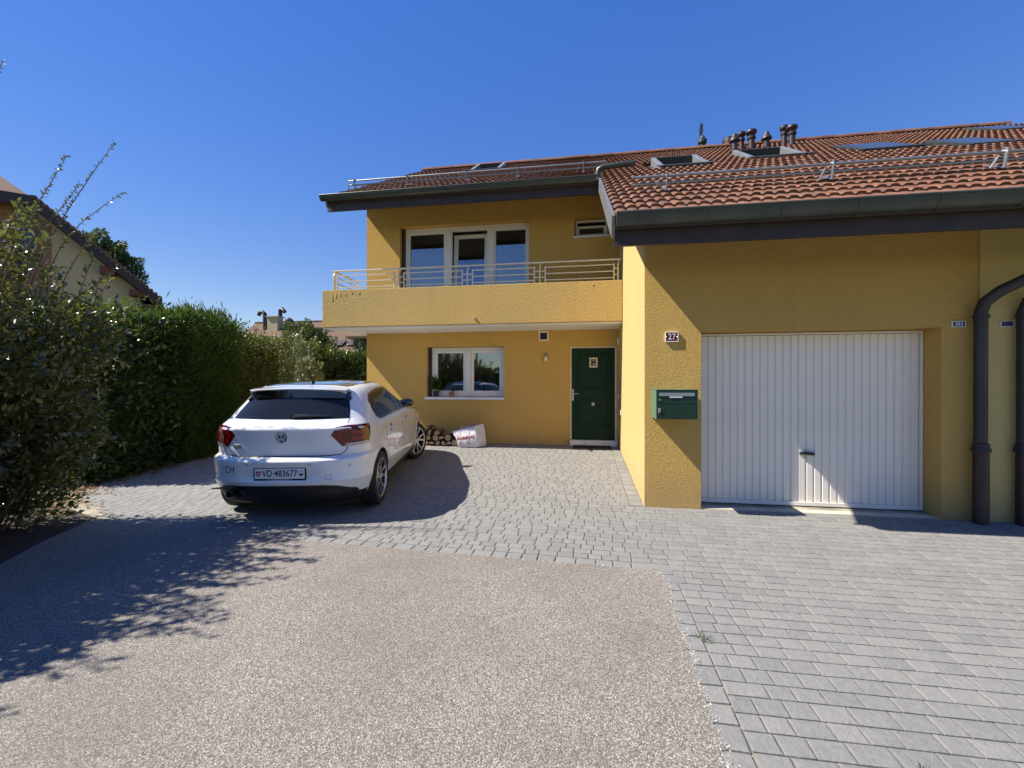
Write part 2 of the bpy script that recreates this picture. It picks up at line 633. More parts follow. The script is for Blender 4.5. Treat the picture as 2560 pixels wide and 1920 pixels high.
d = MB()
DL = [(-6, -4.0), (1.2, -4.1), (2.75, -4.55), (3.35, -4.9)]
DRT = [(-6, .545), (1.7, .545), (2.4, .565), (3.0, .595), (3.35, .605)]
dys = sorted({p[0] for p in DL} | {p[0] for p in DRT})
for a, b in zip(dys[:-1], dys[1:]):
    la, lb = (float(np.interp(t, [p[0] for p in DL], [p[1] for p in DL])) for t in (a, b))
    ra, rb = (float(np.interp(t, [p[0] for p in DRT], [p[1] for p in DRT])) for t in (a, b))
    d.quad((la, a, 0), (ra, a, 0), (rb, b, 0), (lb, b, 0))
ex = sorted({p[0] for p in EDGE if -5.15 < p[0] < .60} | {-5.15, -4.9, .605})
for a, b in zip(ex[:-1], ex[1:]):
    ba, bb = (3.35 if t >= -4.9 else 3.35 + (-4.9 - t) * 2.4 for t in (a, b))
    d.quad((a, ba, 0), (b, bb, 0), (b, edge_y(b), 0), (a, max(ba + .001, edge_y(a)), 0))
d.build('driveway', 'aggregate', kind='structure')
d = MB()
d.box(.548, 9.0, -6.0, 1.672, -.12, -.002)
d.build('driveway_side', 'aggregate', kind='structure')

# ---- paving: sand bed with stones set in it
bed = MB()
bed.quad((.545, 1.62, -.011), (9, 1.62, -.011), (9, 3.5, -.011), (.545, 3.5, -.011))
YS = [3.5, 5.0, 6.0, 7.0, 8.0, 8.9, 9.25]
for a, b in zip(YS[:-1], YS[1:]):
    bed.quad((-7.4, a, gz(a) - .011), (9, a, gz(a) - .011), (9, b, gz(b) - .011), (-7.4, b, gz(b) - .011))
paving = bed.build('paving', 'sand', kind='structure')


def stone_mesh(seed):
    """one rough-edged granite sett, 1 x 1 in plan, 0.05 thick, top at 0"""
    r = random.Random(seed)
    b = .045
    def q(v, a=.035):
        return v + r.uniform(-a, a)
    outer = []
    for (x, y) in ((-.5, -.5), (0, -.5), (.5, -.5), (.5, 0), (.5, .5), (0, .5), (-.5, .5), (-.5, 0)):
        outer.append((x * (1 - r.uniform(0, .028)), y * (1 - r.uniform(0, .035))))
    vs = [(x, y, -.05) for x, y in outer] + [(x, y, -.0028 + r.uniform(-.0012, .0008)) for x, y in outer]
    vs += [(x * (1 - 2 * b), y * (1 - 2 * b), r.uniform(-.0015, .001)) for x, y in outer]
    vs.append((q(0, .1), q(0, .1), r.uniform(-.001, .003)))
    fs = []
    for i in range(8):
        j = (i + 1) % 8
        fs += [(i, j, 8 + j, 8 + i), (8 + i, 8 + j, 16 + j, 16 + i), (16 + i, 16 + j, 24)]
    m = MB()
    m.add(vs, fs)
    return m


stone_mbs = [stone_mesh(s) for s in range(10)]
stone_meshes = []
for m in stone_mbs:
    me = m.mesh('paving_stone', M['paver'])
    stone_meshes.append(me)

stones = []     # (x, y, width, depth, turn)


def free(x, y, hw, hd):
    if x < .56 and y - hd < edge_y(x) + .10:
        return False
    if y - hd < 1.66:
        return False
    if x + hw > .560 and y + hd > 5.305:         # wall slabs and the garage block lie here
        return False
    if y + hd > 8.985:
        return False
    if x - hw < -6.78 + rnd.uniform(-.12, .12):
        return False
    if x < -5.0 and y < 4.05 + (-5.1 - x) * .55:
        return False
    if x - hw < .655 and y < 3.56:
        return False
    return True


def lay_row(y, d):
    x = -6.9 + rnd.uniform(0, .15)
    carry = None
    while x < 7.2:
        w = rnd.uniform(.100, .168)
        cx = x + w / 2
        x += w
        if carry is not None:
            w += cx - w / 2 - carry
            cx = x - w / 2
            carry = None
        yc = y + d / 2
        if yc > 3.6:       # the courses follow the edge of the drive and straighten towards the house
            sh = (edge_y(min(cx, .56)) - 3.542) * (1 - (yc - 3.67) / 5.33)
            sl = (edge_y(min(cx + .05, .56)) - edge_y(min(cx - .05, .56))) / .1 * (1 - (yc - 3.67) / 5.33)
        else:
            sh, sl = 0, 0
        cy = yc + sh
        if cx > 1.0 and (cy > 5.5 or cx > 2.2 + cy * .95):
            continue
        if cx - w / 2 < .690 and cy < 3.60:
            x0 = .660 + .030 * max(0, min(1, (cy - 1.7) / 1.6))      # butt the course against the header stones
            if cx + w / 2 - x0 < .05:
                carry = x0
                continue
            nw = cx + w / 2 - x0
            cx = x0 + nw / 2
            w = nw
        if cy > 5.32 and cx - w / 2 < .560 < cx + w / 2:      # cut against the wall slabs
            w = .560 - (cx - w / 2)
            cx = .560 - w / 2
            if w < .05:
                q_ = stones[-1]
                stones[-1] = (q_[0] + w / 2, q_[1], q_[2] + w, q_[3], q_[4])
                continue
        if free(cx, cy, w / 2 - .012, d / 2 - .014):
            stones.append((cx, cy, w - .0045, d - .0065, math.atan(sl) + rnd.uniform(-.014, .014)))


y = 3.667
while y < 9.0:
    d = rnd.uniform(.100, .114)
    lay_row(y, d)
    y += d
y = 3.667
while y > 1.75:
    d = rnd.uniform(.100, .114)
    y -= d
    lay_row(y, d)
# header course along the right edge of the drive and the course that follows its top edge
y = 1.70
while y < 3.50:
    l = rnd.uniform(.12, .15)
    stones.append((.597 + .035 * max(0, min(1, (y - 1.7) / 1.6)), y + l / 2, .118, l - .010, rnd.uniform(-.02, .02)))
    y += l
x = -5.0
while x < .56:
    l = rnd.uniform(.12, .18)
    cx = x + l / 2
    s = (edge_y(cx + .05) - edge_y(cx - .05)) / .1
    stones.append((cx, edge_y(cx) + .062, l - .008, .114, math.atan(s)))
    x += l
y = 5.31
while y < 8.75:      # larger slabs along the wall
    l = rnd.uniform(.20, .30)
    stones.append((.637, y + l / 2, .146, l - .007, rnd.uniform(-.01, .01)))
    y += l
stones.sort(key=lambda s: (s[0] ** 2 + s[1] ** 2) - (0 if abs(math.atan2(-s[0], s[1]) - R(9)) < R(50) else -50))


def place_mat(s):
    x, y, w, d, t = s
    slope = .05 if 5.0 < y < 8.9 else 0.0
    return Matrix.Translation((x, y, gz(y) + .0)) @ Matrix.Rotation(math.atan(slope), 4, 'X') @ Matrix.Rotation(t, 4, 'Z') @ Matrix.Diagonal((w, d, 1, 1))


for i, s in enumerate(stones[:300]):
    o = bpy.data.objects.new('paving_stone', stone_meshes[i % 10])
    col.objects.link(o)
    o.parent = paving
    o.matrix_basis = place_mat(s)
rest = stones[300:]
Vs, Fs = [], []
o = 0
for i, s in enumerate(rest):
    m = stone_mbs[rnd.randrange(10)]
    mt = np.array(place_mat(s))
    P = np.array(m.v)
    if rnd.random() < .5:
        P = P * np.array([-1, -1, 1])
    P = P @ mt[:3, :3].T + mt[:3, 3]
    Vs.append(P)
    Fs += [tuple(q + o for q in f) for f in m.f]
    o += len(P)
me = bpy.data.meshes.new('paving_stones')
me.from_pydata(np.concatenate(Vs).tolist(), [], Fs)
me.materials.append(M['paver'])
link('paving_stones', me, paving, kind='stuff')

# planting bed under shrub and hedge
b = MB()
bpx = [(-6, -4.0), (1.2, -4.1), (2.75, -4.55), (3.35, -4.9), (3.97, -5.15), (4.28, -6.0), (4.6, -6.55), (5.2, -6.85), (8.9, -6.85), (10.5, -6.6), (12, -6.6)]
for (ya, xa), (yb, xb) in zip(bpx[:-1], bpx[1:]):
    b.quad((-14, ya, gz(ya) - .004), (xa, ya, gz(ya) - .004), (xb, yb, gz(yb) - .004), (-14, yb, gz(yb) - .004))
b.build('planting_bed', 'soil', kind='structure')
b = MB()
b.box(-6.9, -4.64, 9.25, 14, -.1, .17)
b.build('side_path', 'concrete', kind='structure')


# ------------------------------------------------------------------ the house
H = thing('terraced_house', 'yellow rendered terraced house with red tiled roof, long balcony and built-on garage', 'house', (0, 9, 0))
YW, YG = 9.0, 5.31                # front wall of the house, front wall of the garage
YE, ZE, SLP, YRG = 4.365, 3.06, .5685, 13.3
AL = math.atan(SLP)
CA, SA = math.cos(AL), math.sin(AL)


def roofz(y):
    return ZE + SLP * (y - YE)


def rp(x, s, h=0.0):
    """point on the roof: along the eaves, up the slope, off the surface"""
    return Vector((x, YE + s * CA - h * SA, ZE + s * SA + h * CA))


def wall_holes(mb, x0, x1, z0, z1, yf, yb, holes):
    xs = sorted({x0, x1} | {h[0] for h in holes} | {h[1] for h in holes})
    zs = sorted({z0, z1} | {h[2] for h in holes} | {h[3] for h in holes})
    for a, b in zip(xs[:-1], xs[1:]):
        for c, d in zip(zs[:-1], zs[1:]):
            mx, mz = (a + b) / 2, (c + d) / 2
            if any(h[0] < mx < h[1] and h[2] < mz < h[3] for h in holes):
                continue
            mb.quad((a, yf, c), (b, yf, c), (b, yf, d), (a, yf, d))
            mb.quad((b, yb, c), (a, yb, c), (a, yb, d), (b, yb, d))
    for a, b, c, d in holes:
        mb.quad((a, yf, c), (a, yf, d), (a, yb, d), (a, yb, c))
        mb.quad((b, yf, c), (b, yb, c), (b, yb, d), (b, yf, d))
        mb.quad((a, yf, d), (b, yf, d), (b, yb, d), (a, yb, d))
        mb.quad((a, yf, c), (a, yb, c), (b, yb, c), (b, yf, c))
    mb.quad((x0, yf, z0), (x0, yf, z1), (x0, yb, z1), (x0, yb, z0))
    mb.quad((x1, yf, z0), (x1, yb, z0), (x1, yb, z1), (x1, yf, z1))
    mb.quad((x0, yf, z1), (x1, yf, z1), (x1, yb, z1), (x0, yb, z1))
    return mb


W_G = (-3.269, -1.597, 1.158, 2.215)
W_U = (-3.874, -1.071, 2.78, 4.812)
W_S = (-.143, .533, 4.415, 4.786)
DR = (-.238, .690, .20, 2.190)
w = MB()
wall_holes(w, -4.64, .723, -.1, 5.50, YW, YW + .32, [W_G, W_U, W_S, DR])
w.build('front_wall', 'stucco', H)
w = MB()      # side and back of the house
w.prism([(-4.64, YW + .32, -.1), (-4.64, 17.3, -.1), (-4.64, 17.3, 5.5), (-4.64, 13.3, 7.85), (-4.64, YW + .32, 5.55)], (.3, 0, 0))
w.box(-4.34, 9.0, 17.0, 17.3, -.1, 5.5)
w.build('side_wall', 'stucco', H)
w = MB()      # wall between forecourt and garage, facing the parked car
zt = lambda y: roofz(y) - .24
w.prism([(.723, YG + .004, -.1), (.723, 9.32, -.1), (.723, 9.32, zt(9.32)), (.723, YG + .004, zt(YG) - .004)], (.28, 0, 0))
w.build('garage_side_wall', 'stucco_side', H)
GD = (1.349, 3.757, -.1, 2.043)
w = MB()
wall_holes(w, .7262, 4.095, -.1, zt(YG), YG, YG + .32, [GD])
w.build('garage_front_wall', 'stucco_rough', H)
w = MB()
w.box(4.099, 9.0, YG - .02, YG + .30, -.1, zt(YG) - .012)
w.build('adjoining_wall', 'stucco_pale', H, label='paler yellow wall of the adjoining unit')
w = MB()
w.prism([(8.7, YG + .3, -.1), (8.7, 17.0, -.1), (8.7, 17.0, 5.5), (8.7, 13.3, 7.85), (8.7, YG + .3, zt(YG + .3) - .01)], (.3, 0, 0))
w.build('far_end_wall', 'stucco', H)

# rooms behind the windows
w = MB()
w.box(-4.3, .70, 12.6, 12.7, .2, 5.3)
w.box(-4.3, -4.25, 9.33, 12.6, .2, 5.3)
w.box(.64, .70, 9.33, 12.6, .2, 5.3)
w.box(-4.3, .70, 9.33, 12.6, .1, .2)
w.box(-4.3, .70, 9.33, 12.6, 2.5, 2.7)
w.box(-4.3, .70, 9.33, 12.6, 5.25, 5.32)
w.build('room_walls', 'interior', H)
w = MB()
w.frame(-3.30, -2.45, .25, 2.02, 12.5, 12.59, .10)
w.build('inner_door_frame', 'white_paint', H)
w = MB()
w.box(-3.13, -2.95, 12.47, 12.50, 1.15, 1.9)
w.box(-2.84, -2.64, 12.47, 12.50, 1.2, 1.92)
w.build('wall_pictures', 'photo_dark', H)
w = MB()
for i in range(7):
    w.tube([(-1.10 - .035 * i, 9.42 + .02 * (i % 2), 2.8), (-1.10 - .03 * i, 9.40, 4.8)], .022, 6)
w.build('curtain', 'curtain', H)
w = MB()
w.tube([(-2.2, 10.2, 5.25), (-2.2, 10.2, 5.02)], .006, 6)
w.lathe([(.0, .0), (.03, .02), (.04, .06), (.02, .10)], 10, (-2.2, 10.2, 4.92))
w.build('hanging_bulb', 'white_paint', H)


def pane(name, x0, x1, z0, z1, y, parent, mat='glass', tilt=0.0):
    m = MB()
    m.quad((x0, y, z0), (x1, y, z0), (x1, y + tilt, z1), (x0, y + tilt, z1))
    return m.build(name, mat, parent)


# ground-floor window
yf = YW + .15
f = MB()
f.frame(-3.205, -1.603, 1.165, 2.21, yf, yf + .07, .055)
win = f.build('window', 'white_pvc', H, bevel=.004)
f = MB()
f.box(-2.445, -2.345, yf - .012, yf + .06, 1.222, 2.153)
f.build('mullion', 'white_pvc', win, bevel=.004)
for a, b in ((-3.148, -2.447), (-2.343, -1.660)):
    f = MB()
    f.frame(a, b, 1.222, 2.153, yf + .012, yf + .06, .062)
    f.build('sash', 'white_pvc', win, bevel=.006)
    pane('pane', a + .06, b - .06, 1.28, 2.095, yf + .04, win)
f = MB()
f.box(-3.268, -3.206, yf - .05, yf + .02, 1.165, 2.21)
f.build('shutter_rail', 'brown_metal', win)
f = MB()
f.box(-3.305, -1.583, YW - .055, YW + .149, 1.10, 1.156)
f.build('window_sill', 'alu_sill', win, bevel=.008)

# balcony window and door
yf = YW + .16
f = MB()
f.box(-3.81, -1.075, yf, yf + .08, 4.715, 4.81)
f.box(-3.81, -1.075, yf, yf + .08, 2.785, 2.86)
f.box(-3.81, -3.745, yf, yf + .08, 2.86, 4.715)
f.box(-1.135, -1.075, yf, yf + .08, 2.86, 4.715)
win = f.build('balcony_window', 'white_pvc', H, bevel=.004)
f = MB()
f.box(-2.915, -2.765, yf - .008, yf + .08, 2.86, 4.715)
f.build('mullion', 'white_pvc', win, bevel=.004)
f = MB()
f.box(-1.985, -1.835, yf - .008, yf + .08, 2.86, 4.715)
f.build('mullion', 'white_pvc', win, bevel=.004)
for a, b in ((-3.745, -2.915), (-1.835, -1.135)):
    f = MB()
    f.frame(a + .001, b - .001, 2.861, 4.714, yf + .015, yf + .065, .03)
    f.build('sash', 'white_pvc', win)
    pane('pane', a + .03, b - .03, 2.89, 4.685, yf + .045, win)
f = MB()      # tilted door leaf
yt = .15
for (a, b, c, d) in ((-2.755, -1.995, 2.875, 2.97), (-2.755, -1.995, 4.60, 4.68), (-2.755, -2.665, 2.97, 4.60), (-2.075, -1.995, 2.97, 4.60)):
    s0, s1 = (c - 2.87) / 1.8 * yt, (d - 2.87) / 1.8 * yt
    f.add([(a, yf + .02 + s0, c), (b, yf + .02 + s0, c), (b, yf + .08 + s0, c), (a, yf + .08 + s0, c), (a, yf + .02 + s1, d), (b, yf + .02 + s1, d), (b, yf + .08 + s1, d), (a, yf + .08 + s1, d)],
          [(0, 3, 2, 1), (4, 5, 6, 7), (0, 1, 5, 4), (1, 2, 6, 5), (2, 3, 7, 6), (3, 0, 4, 7)])
f.build('tilted_door_leaf', 'white_pvc', win)
m = MB()
m.quad((-2.665, yf + .055, 2.97), (-2.075, yf + .055, 2.97), (-2.075, yf + .19, 4.60), (-2.665, yf + .19, 4.60))
m.build('pane', 'glass', win)
f = MB()
f.box(-3.872, -3.812, yf - .06, yf + .02, 2.79, 4.80)
f.build('shutter_rail', 'brown_metal', win)

# small bathroom window
yf = YW + .13
f = MB()
f.frame(-.125, .515, 4.425, 4.775, yf, yf + .07, .035)
win = f.build('small_window', 'white_pvc', H, bevel=.003)
f = MB()
f.frame(-.088, .478, 4.462, 4.665, yf + .03, yf + .08, .038)
f.build('tilted_sash', 'white_pvc', win)
pane('pane', -.05, .44, 4.50, 4.63, yf + .06, win)
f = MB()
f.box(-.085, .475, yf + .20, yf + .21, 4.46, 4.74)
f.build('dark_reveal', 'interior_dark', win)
f = MB()
f.box(-.165, .545, YW - .045, YW + .129, 4.375, 4.413)
f.build('window_sill', 'alu_sill', win, bevel=.006)

# front door
f = MB()
f.box(-.236, .688, YW + .03, YW + .09, 2.160, 2.188)
f.box(-.236, -.205, YW + .03, YW + .09, .305, 2.160)
f.box(.657, .688, YW + .03, YW + .09, .305, 2.160)
door = f.build('front_door', 'cream_metal', H)
f = MB()
f.box(-.204, .656, YW + .045, YW + .10, .31, 2.158)
f.build('door_leaf', 'door_green', door, bevel=.004)
for z0, z1 in ((1.305, 2.058), (.575, 1.142)):
    f = MB()
    f.frame(-.100, .573, z0, z1, YW + .028, YW + .045, .030)
    f.build('panel_moulding', 'door_green', door, bevel=.008)
    f = MB()
    f.box(-.045, .518, YW + .036, YW + .045, z0 + .055, z1 - .055)
    f.build('raised_panel', 'door_green', door, bevel=.008)
f = MB()
f.box(-.200, -.160, YW + .034, YW + .046, 1.095, 1.325)
hd = f.build('handle_plate', 'steel', door, bevel=.005)
f = MB()
f.tube([(-.180, YW + .034, 1.235), (-.180, YW - .015, 1.235), (-.165, YW - .022, 1.235), (-.065, YW - .022, 1.233)], .009, 8)
f.build('lever', 'steel', door, smooth=40)
f = MB()
f.lathe([(.034, .046), (.034, .036), (.022, .030), (.02, .012), (.0, .010)], 18, (.228, YW, 1.025), 'Y')
f.build('round_knob', 'steel', door, smooth=40)
for a, b in ((-.24, .055), (.058, .435), (.438, .70)):
    f = MB()
    f.box(a, b, YW - .055, YW + .10, .17, .296)
    f.build('threshold_tile', 'white_soffit', door, bevel=.004)

# fittings on the house wall
f = MB()
f.frame(-.872, -.670, 2.312, 2.508, YW - .022, YW - .001, .028)
vent = f.build('air_vent', 'white_soffit', H, bevel=.003)
for i in range(6):
    f = MB()
    z = 2.345 + i * .0235
    f.obox((-.843, YW - .016, z), (.144, 0, 0), (0, .014, .010), (0, .002, -.006))
    f.build('louvre', 'brown_metal', vent)
f = MB()
f.box(-.843, -.699, YW - .0035, YW - .001, 2.34, 2.48)
f.build('vent_backing', 'black_plastic', vent)
f = MB()      # things on the garage side wall near the door
f.box(.690, .722, 8.82, 8.93, 2.20, 2.33)
f.build('sensor_box', 'white_pvc', H, bevel=.006)
f = MB()
f.box(.705, .722, 8.46, 8.60, .98, 1.50)
f.build('intercom_panel', 'zinc_light', H, bevel=.004)
for sw in ((8.77, 8.84, 1.15, 1.23), (8.24, 8.31, .86, .95)):
    f = MB()
    f.box(.700, .722, *sw)
    f.build('wall_switch', 'white_pvc', H, bevel=.004)

# balcony
BX0, BX1, BY, BZ0, BZ1 = -5.10, .718, 8.06, 2.555, 3.292
b = MB()
b.box(BX0, BX1, BY, BY + .13, BZ0, BZ1)
b.box(BX0, BX0 + .13, BY + .13, 9.20, BZ0, BZ1)
b.box(BX0 + .13, -4.642, 9.07, 9.20, BZ0, BZ1)
bal = b.build('balcony_parapet', 'stucco_balcony', H, bevel=.012)
b = MB()
b.box(BX0 + .035, BX1, BY + .035, YW, 2.525, 2.553)
b.box(BX0 + .035, -4.642, YW, 9.165, 2.525, 2.553)
b.build('soffit', 'white_soffit', bal)
b = MB()
b.box(BX0 + .131, BX1, BY + .131, YW - .001, 2.60, 2.75)
b.build('balcony_floor', 'concrete', bal)
b = MB()
b.tube([(-1.985, BY + .05, 2.672), (-1.985, BY - .16, 2.655)], .024, 10)
b.tube([(-1.985, BY - .1601, 2.655), (-1.985, BY - .1606, 2.655)], .017, 10)
b.build('drain_spout', 'cream_metal', bal, smooth=40)

for xx, zz, ww_, hh_ in ((-4.885, 3.13, .030, .10), (-4.81, 3.18, .040, .075), (-4.715, 3.19, .030, .06), (-4.60, 3.19, .022, .055), (-4.47, 3.225, .030, .035), (-4.32, 3.215, .045, .045), (.20, 3.22, .04, .03)):
    b = MB()
    n_ = 12
    b.v = [(xx, BY - .005, zz)] + [(xx + ww_ * .6 * math.cos(2 * math.pi * i / n_) * (1.0 - .45 * (math.sin(2 * math.pi * i / n_) > 0)), BY - .004, zz + hh_ * .6 * math.sin(2 * math.pi * i / n_)) for i in range(n_)] + [(xx + ww_ * math.cos(2 * math.pi * i / n_) * (1.0 - .45 * (math.sin(2 * math.pi * i / n_) > 0)), BY + .002, zz + hh_ * math.sin(2 * math.pi * i / n_)) for i in range(n_)]
    b.f = [(0, 1 + i, 1 + (i + 1) % n_) for i in range(n_)] + [(1 + i, 1 + n_ + i, 1 + n_ + (i + 1) % n_, 1 + (i + 1) % n_) for i in range(n_)]
    b.build('render_drip', 'stucco_balcony', bal, smooth=60)

# balcony railing
RP = [-4.875, -3.505, -2.137, -.765, .64]
r = MB()
r.box(-4.92, .70, BY + .045, BY + .095, 3.662, 3.690)
rail = r.build('balcony_railing', 'cream_metal', H, bevel=.006)
r = MB()
r.box(-4.92, -4.87, BY + .096, 9.12, 3.662, 3.690)
r.build('side_handrail', 'cream_metal', rail, bevel=.006)
for i, x in enumerate(RP):
    p = MB()
    p.box(x - .011, x + .011, BY + .02, BY + .06, BZ1, 3.575)
    p.obox((x - .011, BY + .02, 3.575), (.022, 0, 0), (0, .04, 0), (.012, .035, .085))
    p.build('post', 'cream_metal', rail)
    if i in (1, 2, 3, 4):
        for z in (3.40, 3.51):
            a, bb = (x - .10, x + .10) if i < 4 else (x - .06, x)
            p = MB()
            p.box(a, x - .0115, BY + .034, BY + .044, z - .010, z + .010)
            p.build('post_bracket', 'cream_metal', rail)
            if i < 4:
                p = MB()
                p.box(x + .0115, bb, BY + .034, BY + .044, z - .010, z + .010)
                p.build('post_bracket', 'cream_metal', rail)
for i in range(4):
    a = RP[i] + (.10 if i else .07)
    b_ = RP[i + 1] - (.10 if i < 3 else .07)
    for x in (a, b_):
        p = MB()
        p.box(x - .011, x + .011, BY + .028, BY + .052, BZ1, 3.60)
        p.build('upright', 'cream_metal', rail)
    for z in (3.345, 3.462, 3.580):
        p = MB()
        p.box(a + .0115, b_ - .0115, BY + .031, BY + .049, z - .009, z + .009)
        p.build('bar', 'cream_metal', rail)
for z in (3.345, 3.462, 3.580):
    p = MB()
    p.box(-4.905, -4.885, BY + .14, 9.06, z - .009, z + .009)
    p.build('bar', 'cream_metal', rail)
for yy in (BY + .12, 9.07):
    p = MB()
    p.box(-4.907, -4.883, yy - .012, yy + .012, BZ1, 3.66)
    p.build('upright', 'cream_metal', rail)

# garage door: a steel leaf of narrow upright panels
gy = YG + .25
f = MB()
f.box(1.36, 1.405, gy - .01, gy + .05, .03, 2.035)
f.box(3.728, 3.752, gy - .01, gy + .05, .03, 2.035)
f.box(1.405, 3.728, gy - .01, gy + .05, 2.012, 2.035)
f.box(1.405, 3.728, gy - .012, gy + .05, .03, .075)
gd = f.build('garage_door', 'garage_white', H, bevel=.003)
NP = 28
x0, x1 = 1.408, 3.725
pw = (x1 - x0) / NP
pm = MB()
pm.add([(0, .022, 0), (.010, .004, 0), (pw - .016, .004, 0), (pw - .008, .022, 0), (pw, .022, 0),
        (0, .022, 1.93), (.010, .004, 1.93), (pw - .016, .004, 1.93), (pw - .008, .022, 1.93), (pw, .022, 1.93)],
       [(0, 1, 6, 5), (1, 2, 7, 6), (2, 3, 8, 7), (3, 4, 9, 8)])
pme = pm.mesh('panel', M['garage_white'])
for i in range(NP):
    o = link('panel', pme, gd)
    o.location = (x0 + i * pw, gy, .0765)
f = MB()
f.box(x0, x1, gy + .03, gy + .05, .076, 2.01)
f.build('door_backing', 'black_plastic', gd)
f = MB()
f.prism([(2.492, gy - .008, .655), (2.55, gy - .055, .662), (2.62, gy - .045, .655), (2.655, gy - .008, .645), (2.655, gy + .004, .640), (2.492, gy + .004, .650)], (0, 0, -.030))
f.build('door_handle', 'black_plastic', gd, bevel=.004)
f = MB()
f.lathe([(.010, 0), (.010, -.006), (0, -.007)], 12, (2.555, gy + .004, .585), 'Y')
f.box(2.552, 2.558, gy - .004, gy + .003, .555, .583)
f.build('lock', 'steel', gd)
f = MB()
f.box(1.351, 3.755, YG + .01, gy + .1, -.05, .012)
f.build('garage_threshold', 'concrete', H)

# ---- roof
rf = MB()
RX0, RX1 = .30, 11.0
SR = (YRG - YE) / CA
SAe = (7.86 - YE) / CA        # where the upper eaves begin
def slab(x0, x1, s0, s1, h0, h1):
    rf.add([rp(x0, s0, h0), rp(x1, s0, h0), rp(x1, s1, h0), rp(x0, s1, h0), rp(x0, s0, h1), rp(x1, s0, h1), rp(x1, s1, h1), rp(x0, s1, h1)],
           [(0, 3, 2, 1), (4, 5, 6, 7), (0, 1, 5, 4), (1, 2, 6, 5), (2, 3, 7, 6), (3, 0, 4, 7)])
slab(RX0 + .02, RX1, .02, SAe + .001, -.20, -.03)
slab(-4.90, RX1, SAe + .002, SR, -.20, -.03)
VX = -4.90                     # left gable edge of the upper roof
ZR = ZE + SR * SA
rf.add([(VX, YRG + .01, ZR - .03), (11, YRG + .01, ZR - .03), (11, 18, ZR - 2.75), (VX, 18, ZR - 2.75), (VX, YRG + .01, ZR - .2), (11, YRG + .01, ZR - .2), (11, 18, ZR - 2.95), (VX, 18, ZR - 2.95)],
       [(0, 1, 2, 3), (7, 6, 5, 4), (0, 3, 7, 4), (1, 5, 6, 2), (3, 2, 6, 7)])
roof = rf.build('roof', 'wood_dark', H)

TW, GA = .235, .345


def tile_mb(seed):
    r = random.Random(seed)
    prof = [(0, .008), (.018, .009), (.034, .026), (.060, .031), (.098, .027), (.117, .009), (.135, .009), (.151, .026), (.178, .031), (.216, .027), (TW, .008)]
    m = MB()
    L = .405
    j = [r.uniform(-.0015, .0015) for _ in prof]
    lo = [(u, -.012, h + .020 + jj) for (u, h), jj in zip(prof, j)]
    hi = [(u, L, h - .002) for u, h in prof]
    sk = [(u, p[1] - .002, p[2] - .034) for (u, h), p in zip(prof, lo)]
    n = len(prof)
    m.add(lo + hi + sk, [(i, i + 1, n + i + 1, n + i) for i in range(n - 1)] + [(i + 1, i, 2 * n + i, 2 * n + i + 1) for i in range(n - 1)])
    return m


tile_mbs = [tile_mb(s) for s in range(5)]
tile_mes = [m.mesh('roof_tile', M['tile'], smooth=38) for m in tile_mbs]
RB = Matrix(((1, 0, 0, 0), (0, CA, -SA, 0), (0, SA, CA, 0), (0, 0, 0, 1)))
tiles = []
nrow = int(SR / GA)
for rI in range(nrow):
    s = rI * GA
    stag = 0.0
    if s < SAe - .05:
        xa = .32
    else:
        xa = -4.91
    xb = min(10.9, 8.8 + s * .25)
    nx = int((xb - xa) / TW)
    xs0 = xa if xa > 0 else .32 - TW * round((.32 + 4.91) / TW)
    for c in range(int((xb - xs0) / TW)):
        tiles.append((xs0 + c * TW + stag + rnd.uniform(-.002, .002), s))
# the upper eaves need a first course of their own
SKY = [(1.45, 4.93, .90, 1.25, True), (3.18, 5.35, 1.0, 1.25, True), (5.08, 5.30, .95, 1.15, False), (6.40, 4.74, .75, 1.15, False), (9.1, 7.9, .75, 1.15, False), (-2.95, 8.1, .82, 1.15, True)]
def in_sky(x, s):
    for a, b, ww, l, o in SKY:
        if a - .10 < x + TW / 2 < a + ww + .10 and b - .06 < s + .10 < b + l + .02:
            return True
    return False
tiles = [t for t in tiles if not in_sky(*t)]
camp = Vector((0, 0, 1.45))
tiles.sort(key=lambda t: (rp(t[0], t[1]) - camp).length + (3 if t[0] > 3.6 + t[1] * .7 else 0))


def tile_mx(x, s, q=None):
    q = q or rnd
    m = Matrix.Translation(rp(x, s, q.uniform(-.002, .003))) @ RB
    return m @ Matrix.Rotation(R(-1.6), 4, 'X') @ Matrix.Rotation(R(q.uniform(-.5, .5)), 4, 'Z')


for i, (x, s) in enumerate(tiles[:300]):
    o = bpy.data.objects.new('roof_tile', tile_mes[i % 5])
    col.objects.link(o)
    o.parent = roof
    o.matrix_basis = tile_mx(x, s)
Vs, Fs, o = [], [], 0
for i, (x, s) in enumerate(tiles[300:]):
    m = tile_mbs[rnd.randrange(5)]
    mt = np.array(tile_mx(x, s))
    P = np.array(m.v) @ mt[:3, :3].T + mt[:3, 3]
    Vs.append(P)
    Fs += [tuple(k_ + o for k_ in f) for f in m.f]
    o += len(P)
me = bpy.data.meshes.new('roof_tiles')
me.from_pydata(np.concatenate(Vs).tolist(), [], Fs)
me.materials.append(M['tile'])
me.shade_smooth()
me.set_sharp_from_angle(angle=R(38))
link('roof_tiles', me, roof, kind='stuff')
